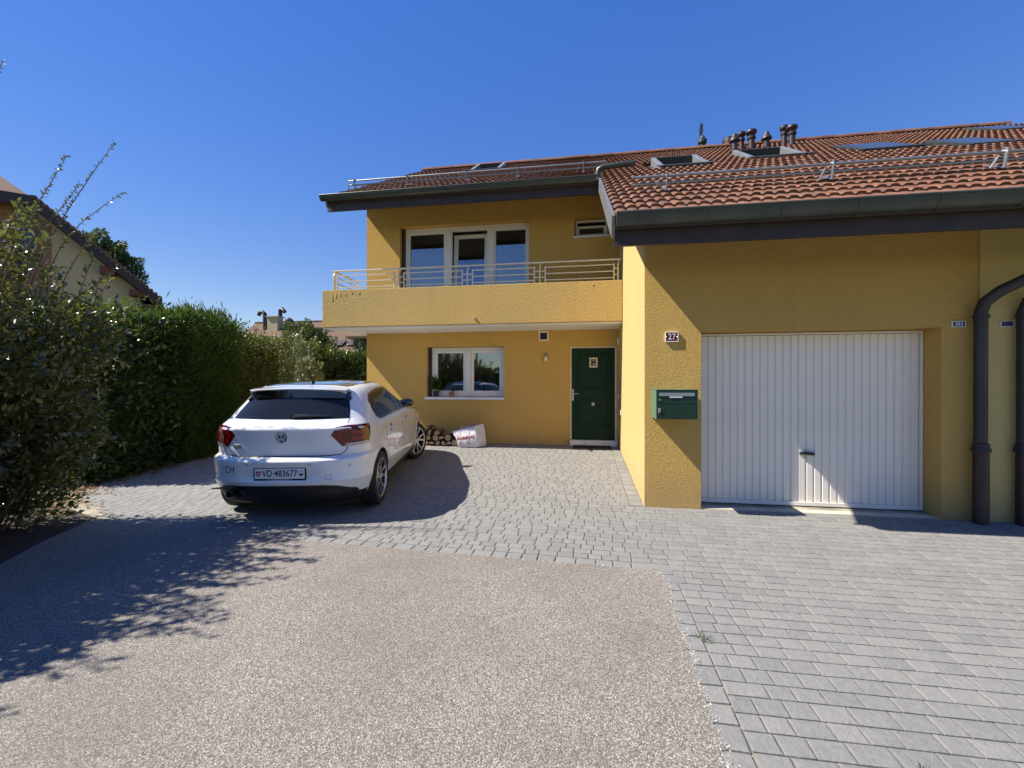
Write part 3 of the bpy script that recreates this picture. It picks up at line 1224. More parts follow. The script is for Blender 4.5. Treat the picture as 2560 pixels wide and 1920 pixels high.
# ridge caps
rc = MB()
pr = [(math.cos(a) * .10, math.sin(a) * .085) for a in [R(x) for x in (-10, 20, 55, 90, 125, 160, 190)]]
vs = [(0, c, z) for c, z in pr] + [(.37, c * .9, z * .92) for c, z in pr]
n = len(pr)
rc.add(vs, [(i + 1, i, n + i, n + i + 1) for i in range(n - 1)] + [tuple(range(n))])
rme = rc.mesh('ridge_tile', M['tile'], smooth=40)
x = -4.95
while x < 10.7:
    o = link('ridge_tile', rme, roof)
    o.location = (x, YRG, ZR + .01 + rnd.uniform(-.006, .006))
    o.rotation_euler = (0, R(-1.5), 0)
    x += .345
# gable-edge flashing (verges), fascia boards, gutters
def verge(x, s0, s1, name, t=.03, hh=.20):
    v = MB()
    v.obox(rp(x, s0, -.20), (t, 0, 0), rp(0, s1, 0) - rp(0, s0, 0), rp(0, 0, hh + .015) - rp(0, 0, 0))
    return v.build(name, 'flash', roof)
verge(RX0 - .012, -.02, SAe + .3, 'verge_board')
verge(-4.925, SAe - .02, SR, 'verge_board')


def gutter(x0, x1, y, z, r, name, nb, step):
    """half-round gutter hung below the tiles"""
    g = MB()
    ang = [R(a) for a in range(180, 361, 20)]
    vs, fs = [], []
    for x in (x0, x1):
        vs += [(x, y + math.cos(a) * r, z + math.sin(a) * r * 1.25) for a in ang]
        vs += [(x, y + math.cos(a) * (r - .006), z + .001 + math.sin(a) * (r - .006) * 1.25) for a in ang]
    n = len(ang)
    for i in range(n - 1):
        fs += [(i, i + 1, 2 * n + i + 1, 2 * n + i), (n + i + 1, n + i, 3 * n + i, 3 * n + i + 1)]
    fs += [(0, 2 * n, 3 * n, n), (n - 1, 2 * n - 1, 4 * n - 1, 3 * n - 1)]
    g.add(vs, fs)
    for x, flip in ((x0, 1), (x1, -1)):
        g.add([(x, y + math.cos(a) * r, z + math.sin(a) * r * 1.25) for a in ang], [tuple(range(n))])
    g.tube([(x0, y - r, z), (x1, y - r, z)], .013, 8)
    o = g.build(name, 'zinc', H, smooth=40)
    for i in range(nb):
        x = x0 + .22 + i * step
        if x > x1:
            break
        k_ = MB()
        P = [(x, y + math.cos(a) * (r + .004), z + math.sin(a) * (r + .004) * 1.25) for a in ang]
        for p, q in zip(P[:-1], P[1:]):
            dv = Vector(q) - Vector(p)
            k_.obox((p[0] - .014, p[1], p[2]), (.028, 0, 0), dv, dv.cross(Vector((1, 0, 0))).normalized() * -.004)
        k_.build('gutter_strap', 'zinc', o)
    return o


gutter(.325, 8.9, 4.345, 3.060, .088, 'gutter', 14, .62)
gutter(-4.965, .30, 7.815, 5.045, .074, 'gutter', 12, .58)
f = MB()
f.box(.324, 8.95, 4.445, 4.485, 2.80, 3.03)
f.build('fascia_board', 'wood_dark', H)
f = MB()
f.box(-4.895, .29, 7.915, 7.955, 4.79, 5.01)
f.build('fascia_board', 'wood_dark', H)
f = MB()
f.tube([(.275, 7.78, 4.96), (.275, 7.78, 5.08), (.29, 7.77, 5.145), (.35, 7.76, 5.18), (.90, 7.80, 5.23)], .050, 12)
f.build('gutter_spout', 'zinc', H, smooth=40)

# snow guards
def snow_guard(xa, xb, s, feet, name):
    p = MB()
    for h in (.12, .20):
        p.tube([rp(xa, s, h), rp(xb, s, h)], .017, 8)
    o = p.build(name, 'galv', H, smooth=40)
    for x in feet:
        q = MB()
        q.obox(rp(x - .006, s - .10, .055), rp(.012, 0, 0) - rp(0, 0, 0), rp(0, .045, 0) - rp(0, 0, 0), rp(0, .06, .19) - rp(0, 0, 0))
        q.obox(rp(x - .02, s - .12, .05), rp(.04, 0, 0) - rp(0, 0, 0), rp(0, .30, 0) - rp(0, 0, 0), rp(0, 0, .008) - rp(0, 0, 0))
        q.obox(rp(x - .14, s - .10, .055), rp(.010, 0, 0) - rp(0, 0, 0), rp(0, .02, 0) - rp(0, 0, 0), rp(.05, .02, .12) - rp(0, 0, 0))
        q.build('guard_bracket', 'galv', o)
    return o
snow_guard(.60, 8.7, 1.42, (1.0, 2.80, 4.48, 6.2), 'snow_guard')
snow_guard(-4.76, .45, 4.82, (-4.62, -3.48, -2.26, -1.24, 0.03), 'snow_guard')

# roof windows
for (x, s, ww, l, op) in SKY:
    t = .085
    hb, ht = (.055, .125) if op else (.055, .075)
    e1, e2, e3 = Vector((1, 0, 0)), rp(0, 1, 0) - rp(0, 0, 0), rp(0, 0, 1) - rp(0, 0, 0)
    sk = bpy.data.objects.new('roof_window', None)
    col.objects.link(sk)
    sk.parent = H
    sk.matrix_parent_inverse = Matrix.Translation(-H.location)
    for a in (x, x + ww - t):      # side members rise towards the top
        p = MB()
        p.prism([rp(a, s, -.05), rp(a, s + l, -.05), rp(a, s + l, ht), rp(a, s, hb)], e1 * t)
        p.build('side_member', 'zinc_light' if op else 'zinc', sk, bevel=.010)
    q = MB()
    q.obox(rp(x + t + .001, s + l - t, -.05), e1 * (ww - 2 * t - .002), e2 * t, e3 * (ht + .045))
    q.build('head_member', 'zinc', sk)
    q = MB()
    q.obox(rp(x + t + .001, s, -.05), e1 * (ww - 2 * t - .002), e2 * .05, e3 * (.05 + hb * .6))
    q.build('bottom_member', 'zinc', sk)
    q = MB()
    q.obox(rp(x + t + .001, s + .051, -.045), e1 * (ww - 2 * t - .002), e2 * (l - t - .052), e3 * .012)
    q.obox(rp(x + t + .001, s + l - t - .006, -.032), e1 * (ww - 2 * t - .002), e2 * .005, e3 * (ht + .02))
    q.build('opening_shade', 'interior_dark', sk)  # near-black sheets, the shadow inside the frame put into the colour
    q = MB()
    a, b_ = (rp(x + t, s + .05, .062), rp(x + t, s + l * .55, -.02)) if op else (rp(x + t, s + .05, .055), rp(x + t, s + l - t - .01, .075))
    e = e1 * (ww - 2 * t)
    q.quad(a, a + e, b_ + e, b_)
    q.build('pane', 'skylight_glass', sk)
    q = MB()
    q.obox(rp(x - .06, s - .16, .052), e1 * (ww + .12), e2 * .155, e3 * .012)
    q.build('apron', 'zinc', sk)

# flues on the roof
def flue(x, y, r, h, cap, name='flue_pipe'):
    z = roofz(y) if y < YRG else ZR - .6 * (y - YRG)
    p = MB()
    p.tube([(x, y, z - .1), (x, y, z + h)], r, 14)
    o = p.build(name, 'brown_metal', H, smooth=40)
    q = MB()
    if cap == 'cone':
        q.lathe([(r * 1.75, h - .09), (r * 1.6, h - .04), (r * .9, h + .03), (r * .85, h + .07), (0, h + .075)], 16, (x, y, z))
    elif cap == 'ball':
        q.lathe([(r * 1.3, h - .02), (r * 1.35, h + .03), (r * .95, h + .06), (r * .95, h + .075), (r * 1.5, h + .11), (r * 1.7, h + .14), (r * 1.6, h + .18), (r * .9, h + .22), (0, h + .23)], 16, (x, y, z))
    elif cap == 'plain':
        q.lathe([(r * 1.04, h - .12), (r * 1.04, h + .005), (r * .9, h + .006), (r * .9, h - .1)], 16, (x, y, z), cap=False)
    elif cap == 'fin':
        q.lathe([(r * 1.1, h - .10), (r * 1.6, h - .06), (r * 1.6, h + .03), (r * 1.0, h + .08), (r * .8, h + .14)], 16, (x, y, z))
        q.prism([(x - r * .9, y, z + h + .12), (x - r * .2, y - .02, z + h + .12), (x + .02, y, z + h + .30), (x + .02, y, z + h + .50), (x - .02, y, z + h + .56), (x - .06, y, z + h + .50), (x - .08, y, z + h + .34)], (0, .05, 0))
    q.build('flue_cap', 'brown_metal' if cap != 'fin' else 'zinc', o, smooth=35)
flue(3.72, 11.60, .070, .33, 'cone')
flue(3.95, 11.80, .060, .24, 'ball')
flue(4.11, 11.60, .074, .28, 'ball')
flue(4.26, 13.7, .19, .66, 'plain', 'oval_flue')
flue(4.53, 11.80, .070, .31, 'cone')
flue(5.00, 11.95, .062, .30, 'ball')
flue(5.09, 11.75, .076, .30, 'ball')
flue(3.50, 13.85, .14, .55, 'plain', 'oval_flue')
flue(3.54, 13.83, .080, .82, 'fin')
flue(3.74, 13.85, .15, .60, 'plain', 'oval_flue')

# downpipes
for x, nm in ((4.045, 'downpipe'), (4.425, 'downpipe')):
    p = MB()
    p.tube([(x, 5.215, .83), (x, 5.215, 2.18), (x + .02, 5.19, 2.28), (x + .08, 5.10, 2.37), (x + .19, 4.95, 2.46), (x + .50, 4.46, 2.82), (x + .56, 4.36, 2.95)], .054, 14)
    o = p.build(nm, 'pipe_brown', H, smooth=40)
    q = MB()
    q.tube([(x, 5.21, -.02), (x, 5.21, .815)], .062, 14)
    q.lathe([(.062, .74), (.074, .745), (.074, .78), (.066, .79), (.066, .83), (.056, .835)], 16, (x, 5.21, 0))
    q.box(x - .09, x + .09, 5.20, 5.225, .752, .778)
    q.build('standpipe', 'brown_metal', o, smooth=40)
    q = MB()
    q.lathe([(.058, 2.115), (.062, 2.116), (.062, 2.15), (.058, 2.151)], 16, (x, 5.215, 0))
    q.box(x - .006, x + .075, 5.20, 5.23, 2.118, 2.148)
    q.box(x - .006, x + .006, 5.27, 5.30, 2.118, 2.148)
    q.build('pipe_clip', 'brown_metal', o)


# ------------------------------------------------------------------ things on and by the walls
def plaque(name, label, x0, x1, z0, z1, y, mat, body, size, txmat, group=None, holes=True):
    t = thing(name, label, 'sign', ((x0 + x1) / 2, y, z0))
    if group:
        t['group'] = group
    m = MB()
    m.frame(x0, x1, z0, z1, y - .020, y, (x1 - x0) * .055)
    m.build('border', 'white_paint', t, bevel=.003)
    bw = (x1 - x0) * .055
    m = MB()
    m.box(x0 + bw, x1 - bw, y - .0165, y - .001, z0 + bw, z1 - bw)
    m.build('plate', mat, t)
    text('number', body, size, ((x0 + x1) / 2, y - .0185, (z0 + z1) / 2), txmat, t, sx=.80, extrude=.0012, spacing=1.12, bold=.0006)
    return t
t = plaque('house_number_sign', 'dark red enamel plate with white number 27 on the rough yellow pillar', .952, 1.098, 1.924, 2.039, YG, 'red_enamel', '27', .098, 'print_white')
for x in (.962, 1.086):
    m = MB()
    m.lathe([(.007, -.019), (.004, -.022), (0, -.0225)], 10, (x, YG, 1.982), 'Y')
    m.build('screw', 'steel', t)
plaque('unit_number_sign', 'small dark blue plate with white number 365 left of the downpipe', 3.846, 3.969, 2.037, 2.102, YG, 'blue_enamel', '365', .060, 'print_white')
plaque('unit_number_sign', 'small dark blue plate with faint number 366 between the two downpipes', 4.268, 4.384, 2.029, 2.093, YG - .02, 'blue_enamel', '366', .060, 'print_grey')

# mailbox
t = thing('mailbox', 'dark green metal mailbox mounted on the pillar below the number 27', 'mailbox', (1.01, YG, 1.06))
X0, X1, Z0, Z1, YF = .800, 1.222, 1.060, 1.376, 4.95
m = MB()
m.box(X0, X1, YF + .012, YG - .001, Z0, Z1)
m.build('body', 'box_green', t, bevel=.004)
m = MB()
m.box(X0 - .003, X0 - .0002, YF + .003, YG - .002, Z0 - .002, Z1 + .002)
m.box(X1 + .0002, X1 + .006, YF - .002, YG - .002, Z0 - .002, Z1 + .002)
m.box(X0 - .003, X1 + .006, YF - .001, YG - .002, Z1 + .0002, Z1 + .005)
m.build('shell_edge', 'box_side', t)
m = MB()
m.box(X0 + .006, X1 - .006, YF, YF + .0115, 1.225, Z1 - .006)
fl = m.build('letter_flap', 'box_green', t, bevel=.003)
m = MB()
m.box(X0 + .028, X1 - .030, YF - .006, YF, 1.310, 1.345)
m.build('letter_slot', 'steel', fl, bevel=.002)
m = MB()
m.box(.935, 1.065, YF - .006, YF, 1.292, 1.306)
m.build('name_plate', 'plate_white', fl)
text('lettering', '. . . . . . .', .018, (1.0, YF - .0075, 1.299), 'ink', fl, extrude=.0005)
m = MB()
m.lathe([(.009, 0), (.009, -.005), (0, -.006)], 12, (.832, YF, 1.268), 'Y')
m.build('lock', 'steel', fl)
m = MB()
m.box(X0 + .006, X1 - .006, YF, YF + .0115, Z0 + .006, 1.220)
pd = m.build('parcel_door', 'box_green', t, bevel=.003)
m = MB()
m.box(.925, X1 - .012, YF - .004, YF, Z0 + .012, 1.204)
m.build('door_panel', 'box_green', pd, bevel=.002)
m = MB()
m.prism([(.815, YF - .001, 1.180), (.845, YF - .001, 1.178), (.836, YF - .001, 1.128), (.815, YF - .001, 1.126)], (0, -.010, 0))
m.build('handle', 'steel', pd, bevel=.002)

# picture on the door
t = thing('framed_picture', 'small cream framed picture hanging on the green front door', 'picture', (.23, YW + .03, 1.76))
m = MB()
m.frame(.152, .312, 1.763, 1.963, YW + .012, YW + .034, .030)
m.build('frame', 'cream_metal', t, bevel=.004)
m = MB()
m.box(.182, .282, YW + .022, YW + .034, 1.793, 1.933)
m.build('print', 'photo_dark', t)
m = MB()
m.lathe([(.012, .022), (.010, .016), (0, .014)], 12, (.232, YW, 1.912), 'Y')
m.lathe([(.017, .0225), (.014, .018), (0, .016)], 10, (.240, YW, 1.828), 'Y')
m.build('figure', 'print_white', t)

# bare bulb on the wall
t = thing('wall_lamp', 'bare bulb hanging from wires on the yellow wall beside the green door', 'lamp', (-.725, YW, 1.9))
m = MB()
m.lathe([(.0, -.10), (.022, -.095), (.034, -.07), (.036, -.05), (.024, -.02), (.016, .0)], 14, (-.725, YW - .06, 1.985))
m.build('bulb', 'white_paint', t, smooth=50)
m = MB()
m.lathe([(.017, 0), (.018, .045), (.010, .055), (0, .056)], 12, (-.725, YW - .06, 1.985))
m.build('socket', 'terracotta', t, smooth=40)
m = MB()
m.tube([(-.725, YW - .06, 2.038), (-.728, YW - .05, 2.075), (-.720, YW - .015, 2.06), (-.715, YW, 2.05)], .004, 6)
m.tube([(-.725, YW - .06, 2.035), (-.69, YW - .03, 2.03), (-.655, YW - .02, 1.99), (-.65, YW, 1.985)], .004, 6)
m.build('wire', 'bark', t)

# doormat
t = MB()
t.obox((-.165, 8.50, gz(8.5) + .001), (.73, 0, 0), (0, .38, gz(8.88) - gz(8.5)), (0, 0, .018))
o = t.build('doormat', 'mat', None, bevel=.006)
tag(o, 'black rectangular doormat on the paving before the green door', 'doormat')

# ------------------------------------------------------------------ the car (x to its right, y forward from the tail, z up)
CAR = thing('parked_car', 'white five-door hatchback with black roof parked nose-in beside the hedge', 'car', (-3.0546, 4.0800, -.018), (R(2.45), 0, R(11.4)))
ZK = np.array([.17, .22, .30, .37, .405, .43, .455, .50, .56, .62, .655, .668, .682, .695, .705, .74, .80, .86, .905, .95, .975, .99, 1.005, 1.03, 1.07, 1.12, 1.18, 1.24, 1.30, 1.34, 1.37, 1.395, 1.415, 1.43, 1.440, 1.446])
WK = np.interp(ZK, [.17, .22, .30, .40, .46, .54, .62, .74, .86, .90, .93, .97, 1.0, 1.03, 1.10, 1.2, 1.30, 1.36, 1.395, 1.415, 1.43, 1.44, 1.446],
               [.77, .825, .848, .868, .873, .868, .873, .872, .864, .858, .862, .850, .830, .815, .79, .745, .69, .65, .605, .545, .44, .29, .12])
YR = np.interp(ZK, [.17, .22, .30, .37, .405, .43, .455, .50, .56, .62, .655, .668, .682, .695, .705, .74, .80, .86, .905, .95, .975, .99, 1.005, 1.03, 1.07, 1.30, 1.34, 1.37, 1.395, 1.415, 1.43, 1.44, 1.446],
               [.20, .12, .07, .045, .030, .012, .0, .012, .006, .002, .0, .004, .020, .055, .092, .090, .087, .083, .076, .070, .063, .066, .085, .125, .205, .43, .475, .52, .585, .69, .84, 1.06, 1.3])
YF = np.interp(ZK, [.17, .25, .42, .55, .70, .78, .84, .90, .95, 1.0, 1.05, 1.15, 1.25, 1.34, 1.39, 1.415, 1.43, 1.44, 1.446],
               [3.95, 4.02, 4.067, 4.05, 4.02, 3.96, 3.78, 3.45, 3.14, 2.94, 2.80, 2.56, 2.33, 2.12, 1.98, 1.90, 1.82, 1.72, 1.60])
NR, NS, NFc = 22, 26, 14
LR, LF = .56, .75
TH = [math.pi / 2 * (i / NR) for i in range(NR)]
SY = [0.0, .02, .05, .08] + [i / 20 for i in range(2, 21)]


def ring(z, w, yr, yfv):
    NE = 3.2 - .5 * max(0, min(1, (z - 1.0) / .22))
    L1 = min(LR, max(.1, (yfv - yr) * .4))
    L2 = min(LF, max(.1, (yfv - yr) * .4))
    pts = []
    for i in range(NR):
        th = math.pi / 2 * (i / NR) ** .8
        sx = math.sin(th) ** (2 / NE)
        cy = math.cos(th) ** (2 / NE)
        pts.append((w * sx, yr + L1 * (1 - cy)))
    a, b = yr + L1, yfv - L2
    for i in range(NS + 1):
        pts.append((w, a + (b - a) * i / NS))
    for i in range(1, NFc + 1):
        th = math.pi / 2 * (i / NFc)
        pts.append((w * math.cos(th) ** (2 / 2.6), yfv - L2 * (1 - math.sin(th) ** (2 / 2.6))))
    out = []
    for x, y in pts:
        t = (y - 2.1) / 2.1
        x *= 1 - (.055 if t < 0 else .035) * t * t
        if y < .4 and .44 < z < .66:      # plate recess
            q = max(0, min(1, (.40 - x) / .06)) * max(0, min(1, (z - .445) / .02)) * max(0, min(1, (.645 - z) / .05))
            y += .022 * q
        out.append((x, y))
    return out


rings = [ring(*a) for a in zip(ZK, WK, YR, YF)]
npts = len(rings[0])
bm = bmesh.new()
grid = []
for z, rg in zip(ZK, rings):
    rw = [bm.verts.new((x, y, z)) for x, y in rg]
    lf = [rw[0]] + [bm.verts.new((-x, y, z)) for x, y in rg[1:-1]] + [rw[-1]]
    loop = rw + lf[1:-1][::-1]
    grid.append(loop)
nl = len(grid[0])
for a, b in zip(grid[:-1], grid[1:]):
    for i in range(nl):
        j = (i + 1) % nl
        bm.faces.new((a[i], a[j], b[j], b[i]))
bm.faces.new(grid[0][::-1])
bm.faces.new(grid[-1])
bmesh.ops.recalc_face_normals(bm, faces=bm.faces)
full = bpy.data.meshes.new('body_full')
bm.to_mesh(full)
BV = BVHTree.FromBMesh(bm)
bm.free()
# wheel arches
tmp = bpy.data.objects.new('tmp_body', full)
col.objects.link(tmp)
cutters = []
for yy in (.73, 3.279):
    c = MB()
    c.lathe([(.352, -1.0), (.352, 1.0)], 40, (0, yy, .318), 'X')
    cm = c.mesh('cutter')
    co = bpy.data.objects.new('tmp_cutter', cm)
    col.objects.link(co)
    md = tmp.modifiers.new('b', 'BOOLEAN')
    md.object = co
    md.operation = 'DIFFERENCE'
    md.solver = 'EXACT'
    cutters.append(co)
bpy.context.view_layer.update()
cutme = bpy.data.meshes.new_from_object(tmp.evaluated_get(bpy.context.evaluated_depsgraph_get()))
bpy.data.objects.remove(tmp)
for co in cutters:
    bpy.data.objects.remove(co)


def face_class(c, n):
    x, y, z = c
    for yy in (.73, 3.279):
        if math.hypot(y - yy, z - .318) < .353 and abs(x) < .9:
            return 'wheel_well'
    if z < .172:
        return 'underbody'
    if y < .75 and z < .302:
        return 'rear_valance'
    if z < .262 + .0 * y:
        return 'sill_trim'
    if y < .75 and z < .695:
        return 'rear_bumper'
    if y < .46 and .695 < z < 1.06 and abs(x) < .66:
        return 'tailgate'
    if abs(x) > .6 and .262 < z < 1.0 and .98 < y < 2.87:
        s = 'r' if x > 0 else 'l'
        return ('rear_door ' if y < 1.90 else 'front_door ') + s
    if y > 3.5 and z < .70:
        return 'front_bumper'
    if y > 2.9 and z > .80:
        return 'bonnet'
    return 'body'


cls_mat = {'wheel_well': 'black_rubber', 'underbody': 'black_rubber', 'rear_valance': 'black_plastic', 'sill_trim': 'black_plastic'}
groups = {}
vco = [v.co for v in cutme.vertices]
for p in cutme.polygons:
    groups.setdefault(face_class(p.center, p.normal), []).append(tuple(p.vertices))
for cname, fs in groups.items():
    used = sorted({i for f in fs for i in f})
    mp = {v: i for i, v in enumerate(used)}
    m = MB()
    m.add([tuple(vco[i]) for i in used], [tuple(mp[i] for i in f) for f in fs])
    link(cname.split()[0], m.mesh(cname.split()[0], M[cls_mat.get(cname, 'car_white')], smooth=24), CAR, local=True)

S2 = math.sqrt(.5)
VIEWS = {'rear': (Vector((1, 0, 0)), Vector((0, 0, 1)), Vector((0, 1, 0))),
         'right': (Vector((0, 1, 0)), Vector((0, 0, 1)), Vector((-1, 0, 0))),
         'left': (Vector((0, 1, 0)), Vector((0, 0, 1)), Vector((1, 0, 0))),
         'top': (Vector((1, 0, 0)), Vector((0, 1, 0)), Vector((0, 0, -1))),
         'front': (Vector((1, 0, 0)), Vector((0, 0, 1)), Vector((0, -1, 0))),
         'cr': (Vector((S2, S2, 0)), Vector((0, 0, 1)), Vector((-S2, S2, 0))),
         'cl': (Vector((-S2, S2, 0)), Vector((0, 0, 1)), Vector((S2, S2, 0)))}


def proj(view, u, v, off=0.0):
    U, V, Dn = VIEWS[view]
    o = U * u + V * v
    if view in ('left', 'right', 'cr', 'cl'):
        o = o
    o = o - Dn * 6
    hit, nrm, _, _ = BV.ray_cast(o, Dn)
    if hit is None:
        hit, nrm, _, _ = BV.find_nearest(U * u + V * v)
        return hit
    return hit - Dn * off


def patch(name, polys, view, off, mat, parent=None, step=.05, rim=.012, smooth=30):
    """outline drawn in a side, rear or top elevation and laid onto the bodywork"""
    if polys and isinstance(polys[0][0], (int, float)):
        polys = [polys]
    bm = bmesh.new()
    for poly in polys:
        vs = [bm.verts.new((u, v, 0)) for u, v in poly]
        try:
            bm.faces.new(vs)
        except ValueError:
            pass
    bmesh.ops.triangulate(bm, faces=[f for f in bm.faces if len(f.verts) > 4])
    us = [v.co.x for v in bm.verts]
    vs_ = [v.co.y for v in bm.verts]
    for ax, lo, hi in ((0, min(us), max(us)), (1, min(vs_), max(vs_))):
        k_ = math.ceil(lo / step + .01)
        while k_ * step < hi - .002:
            co = Vector((k_ * step, 0, 0)) if ax == 0 else Vector((0, k_ * step, 0))
            no = Vector((1, 0, 0)) if ax == 0 else Vector((0, 1, 0))
            bmesh.ops.bisect_plane(bm, geom=bm.verts[:] + bm.edges[:] + bm.faces[:], plane_co=co, plane_no=no)
            k_ += 1
    if rim:
        be = [e for e in bm.edges if len(e.link_faces) == 1]
        r_ = bmesh.ops.extrude_edge_only(bm, edges=be)
        for e in r_['geom']:
            if isinstance(e, bmesh.types.BMVert):
                e.co.z = 1.0
    Dn = VIEWS[view][2]
    for v in bm.verts:
        low = v.co.z > .5
        p = proj(view, v.co.x, v.co.y, off)
        v.co = p + Dn * (off + rim) if low else p
    bmesh.ops.recalc_face_normals(bm, faces=bm.faces)
    me = bpy.data.meshes.new(name)
    bm.to_mesh(me)
    bm.free()
    me.materials.append(M[mat])
    me.shade_smooth()
    me.set_sharp_from_angle(angle=R(smooth))
    return link(name, me, parent or CAR, local=True)


def stroke(pts, w):
    """thin quads along a polyline"""
    out = []
    for (a, b), (c, d) in zip(pts[:-1], pts[1:]):
        l = math.hypot(c - a, d - b)
        nx, ny = -(d - b) / l * w / 2, (c - a) / l * w / 2
        out.append([(a + nx, b + ny), (a - nx, b - ny), (c - nx, d - ny), (c + nx, d + ny)])
    return out


# rear
rw = patch('rear_window', [(-.615, 1.075), (.615, 1.075), (.595, 1.15), (.525, 1.315), (-.525, 1.315), (-.595, 1.15)], 'rear', .004, 'car_glass')
patch('window_edge', [[(-.54, 1.275), (.54, 1.275), (.515, 1.345), (-.515, 1.345)]], 'rear', .008, 'black_gloss', rw)
for s in (-1, 1):
    patch('spoiler_blade', [(s * .50, 1.35), (s * .535, 1.345), (s * .575, 1.26), (s * .535, 1.25)], 'rear', .03, 'black_gloss')
sp = MB()
NU = 16
for i in range(NU + 1):
    u = -1 + 2 * i / NU
    x = .53 * u
    e = u * u
    yr_ = .405 + .085 * e * e
    zt_ = 1.392 - .022 * e
    sp.v += [(x, .67, 1.412 - .030 * e), (x, .55, 1.406 - .026 * e), (x, yr_, zt_), (x, yr_ - .003, zt_ - .006), (x, yr_ + .012, zt_ - .016), (x, .50, 1.345 - .02 * e)]
for i in range(NU):
    for j in range(5):
        a = i * 6 + j
        sp.f.append((a, a + 1, a + 7, a + 6))
sp.build('roof_spoiler', 'car_white', CAR, smooth=35, local=True)
sp = MB()
for i in range(NU + 1):
    u = -1 + 2 * i / NU
    x = .52 * u
    e = u * u
    sp.v += [(x, .419 + .085 * e * e, 1.3755 - .022 * e), (x, .405 + .085 * e * e, 1.290 - .01 * e)]
for i in range(NU):
    a = i * 2
    sp.f.append((a, a + 1, a + 3, a + 2))
sp.build('spoiler_underside', 'black_gloss', CAR, smooth=35, local=True)
m = MB()
m.box(-.10, .10, .420, .430, 1.360, 1.368)
m.build('third_brake_light', 'lens_red', CAR, local=True)

for vw, s in (('cr', 1), ('cl', -1)):
    dz = lambda pl: [(u - .004, v - .028) for u, v in pl]
    o = patch('tail_light', dz([(.425, .945), (.468, 1.028), (.60, 1.042), (.870, 1.034), (.862, .93), (.842, .828), (.53, .822)]), vw, .006, 'lens_dark', step=.04)
    patch('lamp_band', [dz(p_) for p_ in ([(.475, .945), (.505, 1.003), (.60, 1.013), (.60, .995), (.52, .99), (.50, .945)], [(.475, .945), (.50, .945), (.54, .875), (.60, .868), (.60, .848), (.53, .853)], [(.62, .975), (.82, .985), (.82, .955), (.62, .945)], [(.62, .915), (.81, .92), (.80, .885), (.62, .875)])], vw, .009, 'lens_red', o, step=.04)
    patch('reversing_lamp', dz([(.545, .828), (.83, .832), (.835, .856), (.57, .852)]), vw, .010, 'lens_clear', o, step=.04)

patch('tailgate_gap', stroke([(-.645, .83), (-.625, .745), (-.575, .712), (-.45, .703), (.45, .703), (.575, .712), (.625, .745), (.645, .83)], .009), 'rear', .0015, 'seam', rim=.004)
patch('tailgate_gap', stroke([(.625, 1.03), (.618, 1.075)], .008) + stroke([(-.625, 1.03), (-.618, 1.075)], .008), 'rear', .0015, 'seam', rim=.004)
patch('rear_diffuser', [(-.76, .295), (-.74, .345), (-.70, .36), (-.62, .398), (-.50, .408), (.42, .408), (.56, .392), (.66, .356), (.72, .338), (.735, .295)], 'rear', .004, 'black_plastic', step=.04)
# wiper
w = MB()
a = proj('rear', .05, 1.10, .012)
pts = [proj('rear', .05, 1.105, .02), proj('rear', .16, 1.110, .028), proj('rear', .30, 1.108, .026), proj('rear', .44, 1.102, .018)]
w.tube(pts, [.020, .016, .010, .006], 8)
w.lathe([(.030, -.03), (.026, .0), (0, .002)], 12, (proj('rear', .06, 1.10)), 'Y')
w.build('wiper', 'black_plastic', CAR, smooth=40, local=True)
w = MB()
# round emblem: ring with V over W
em = MB()
c = proj('rear', 0, .905, .0)
em.lathe([(.058, 0), (.058, -.005), (.049, -.012), (.047, -.005), (0, -.005)], 32, (0, c.y + .002, .905), 'Y')
o = em.build('emblem', 'emblem_blue', CAR, smooth=40, local=True)
em = MB()
em.lathe([(.059, -.004), (.059, -.014), (.052, -.005), (.050, -.008)], 32, (0, c.y + .002, .905), 'Y', cap=False)
for seg in stroke([(-.022, .952), (0, .910), (.022, .952)], .014) + stroke([(-.043, .932), (-.020, .862), (0, .900), (.020, .862), (.043, .932)], .014):
    em.prism([(u, c.y - .006, v) for u, v in seg], (0, -.008, 0))
em.build('monogram', 'badge_metal', o, local=True)
c = proj('rear', -.47, .80)
text('badge', 'GTI', .050, (-.47, c.y - .004, .80), 'chrome', CAR, local=True, extrude=.003, shear=.15, bold=.002, rot=Matrix.Rotation(R(-8), 4, 'Z'))
me = text_mesh('CH', .105, .0006, 0, 1.1)
for v in me.vertices:
    v.co = proj('rear', -.515 + v.co.x * .74, .575 + v.co.z, .003)
me.materials.clear()
me.materials.append(M['ink'])
link('country_sticker', me, CAR, local=True)
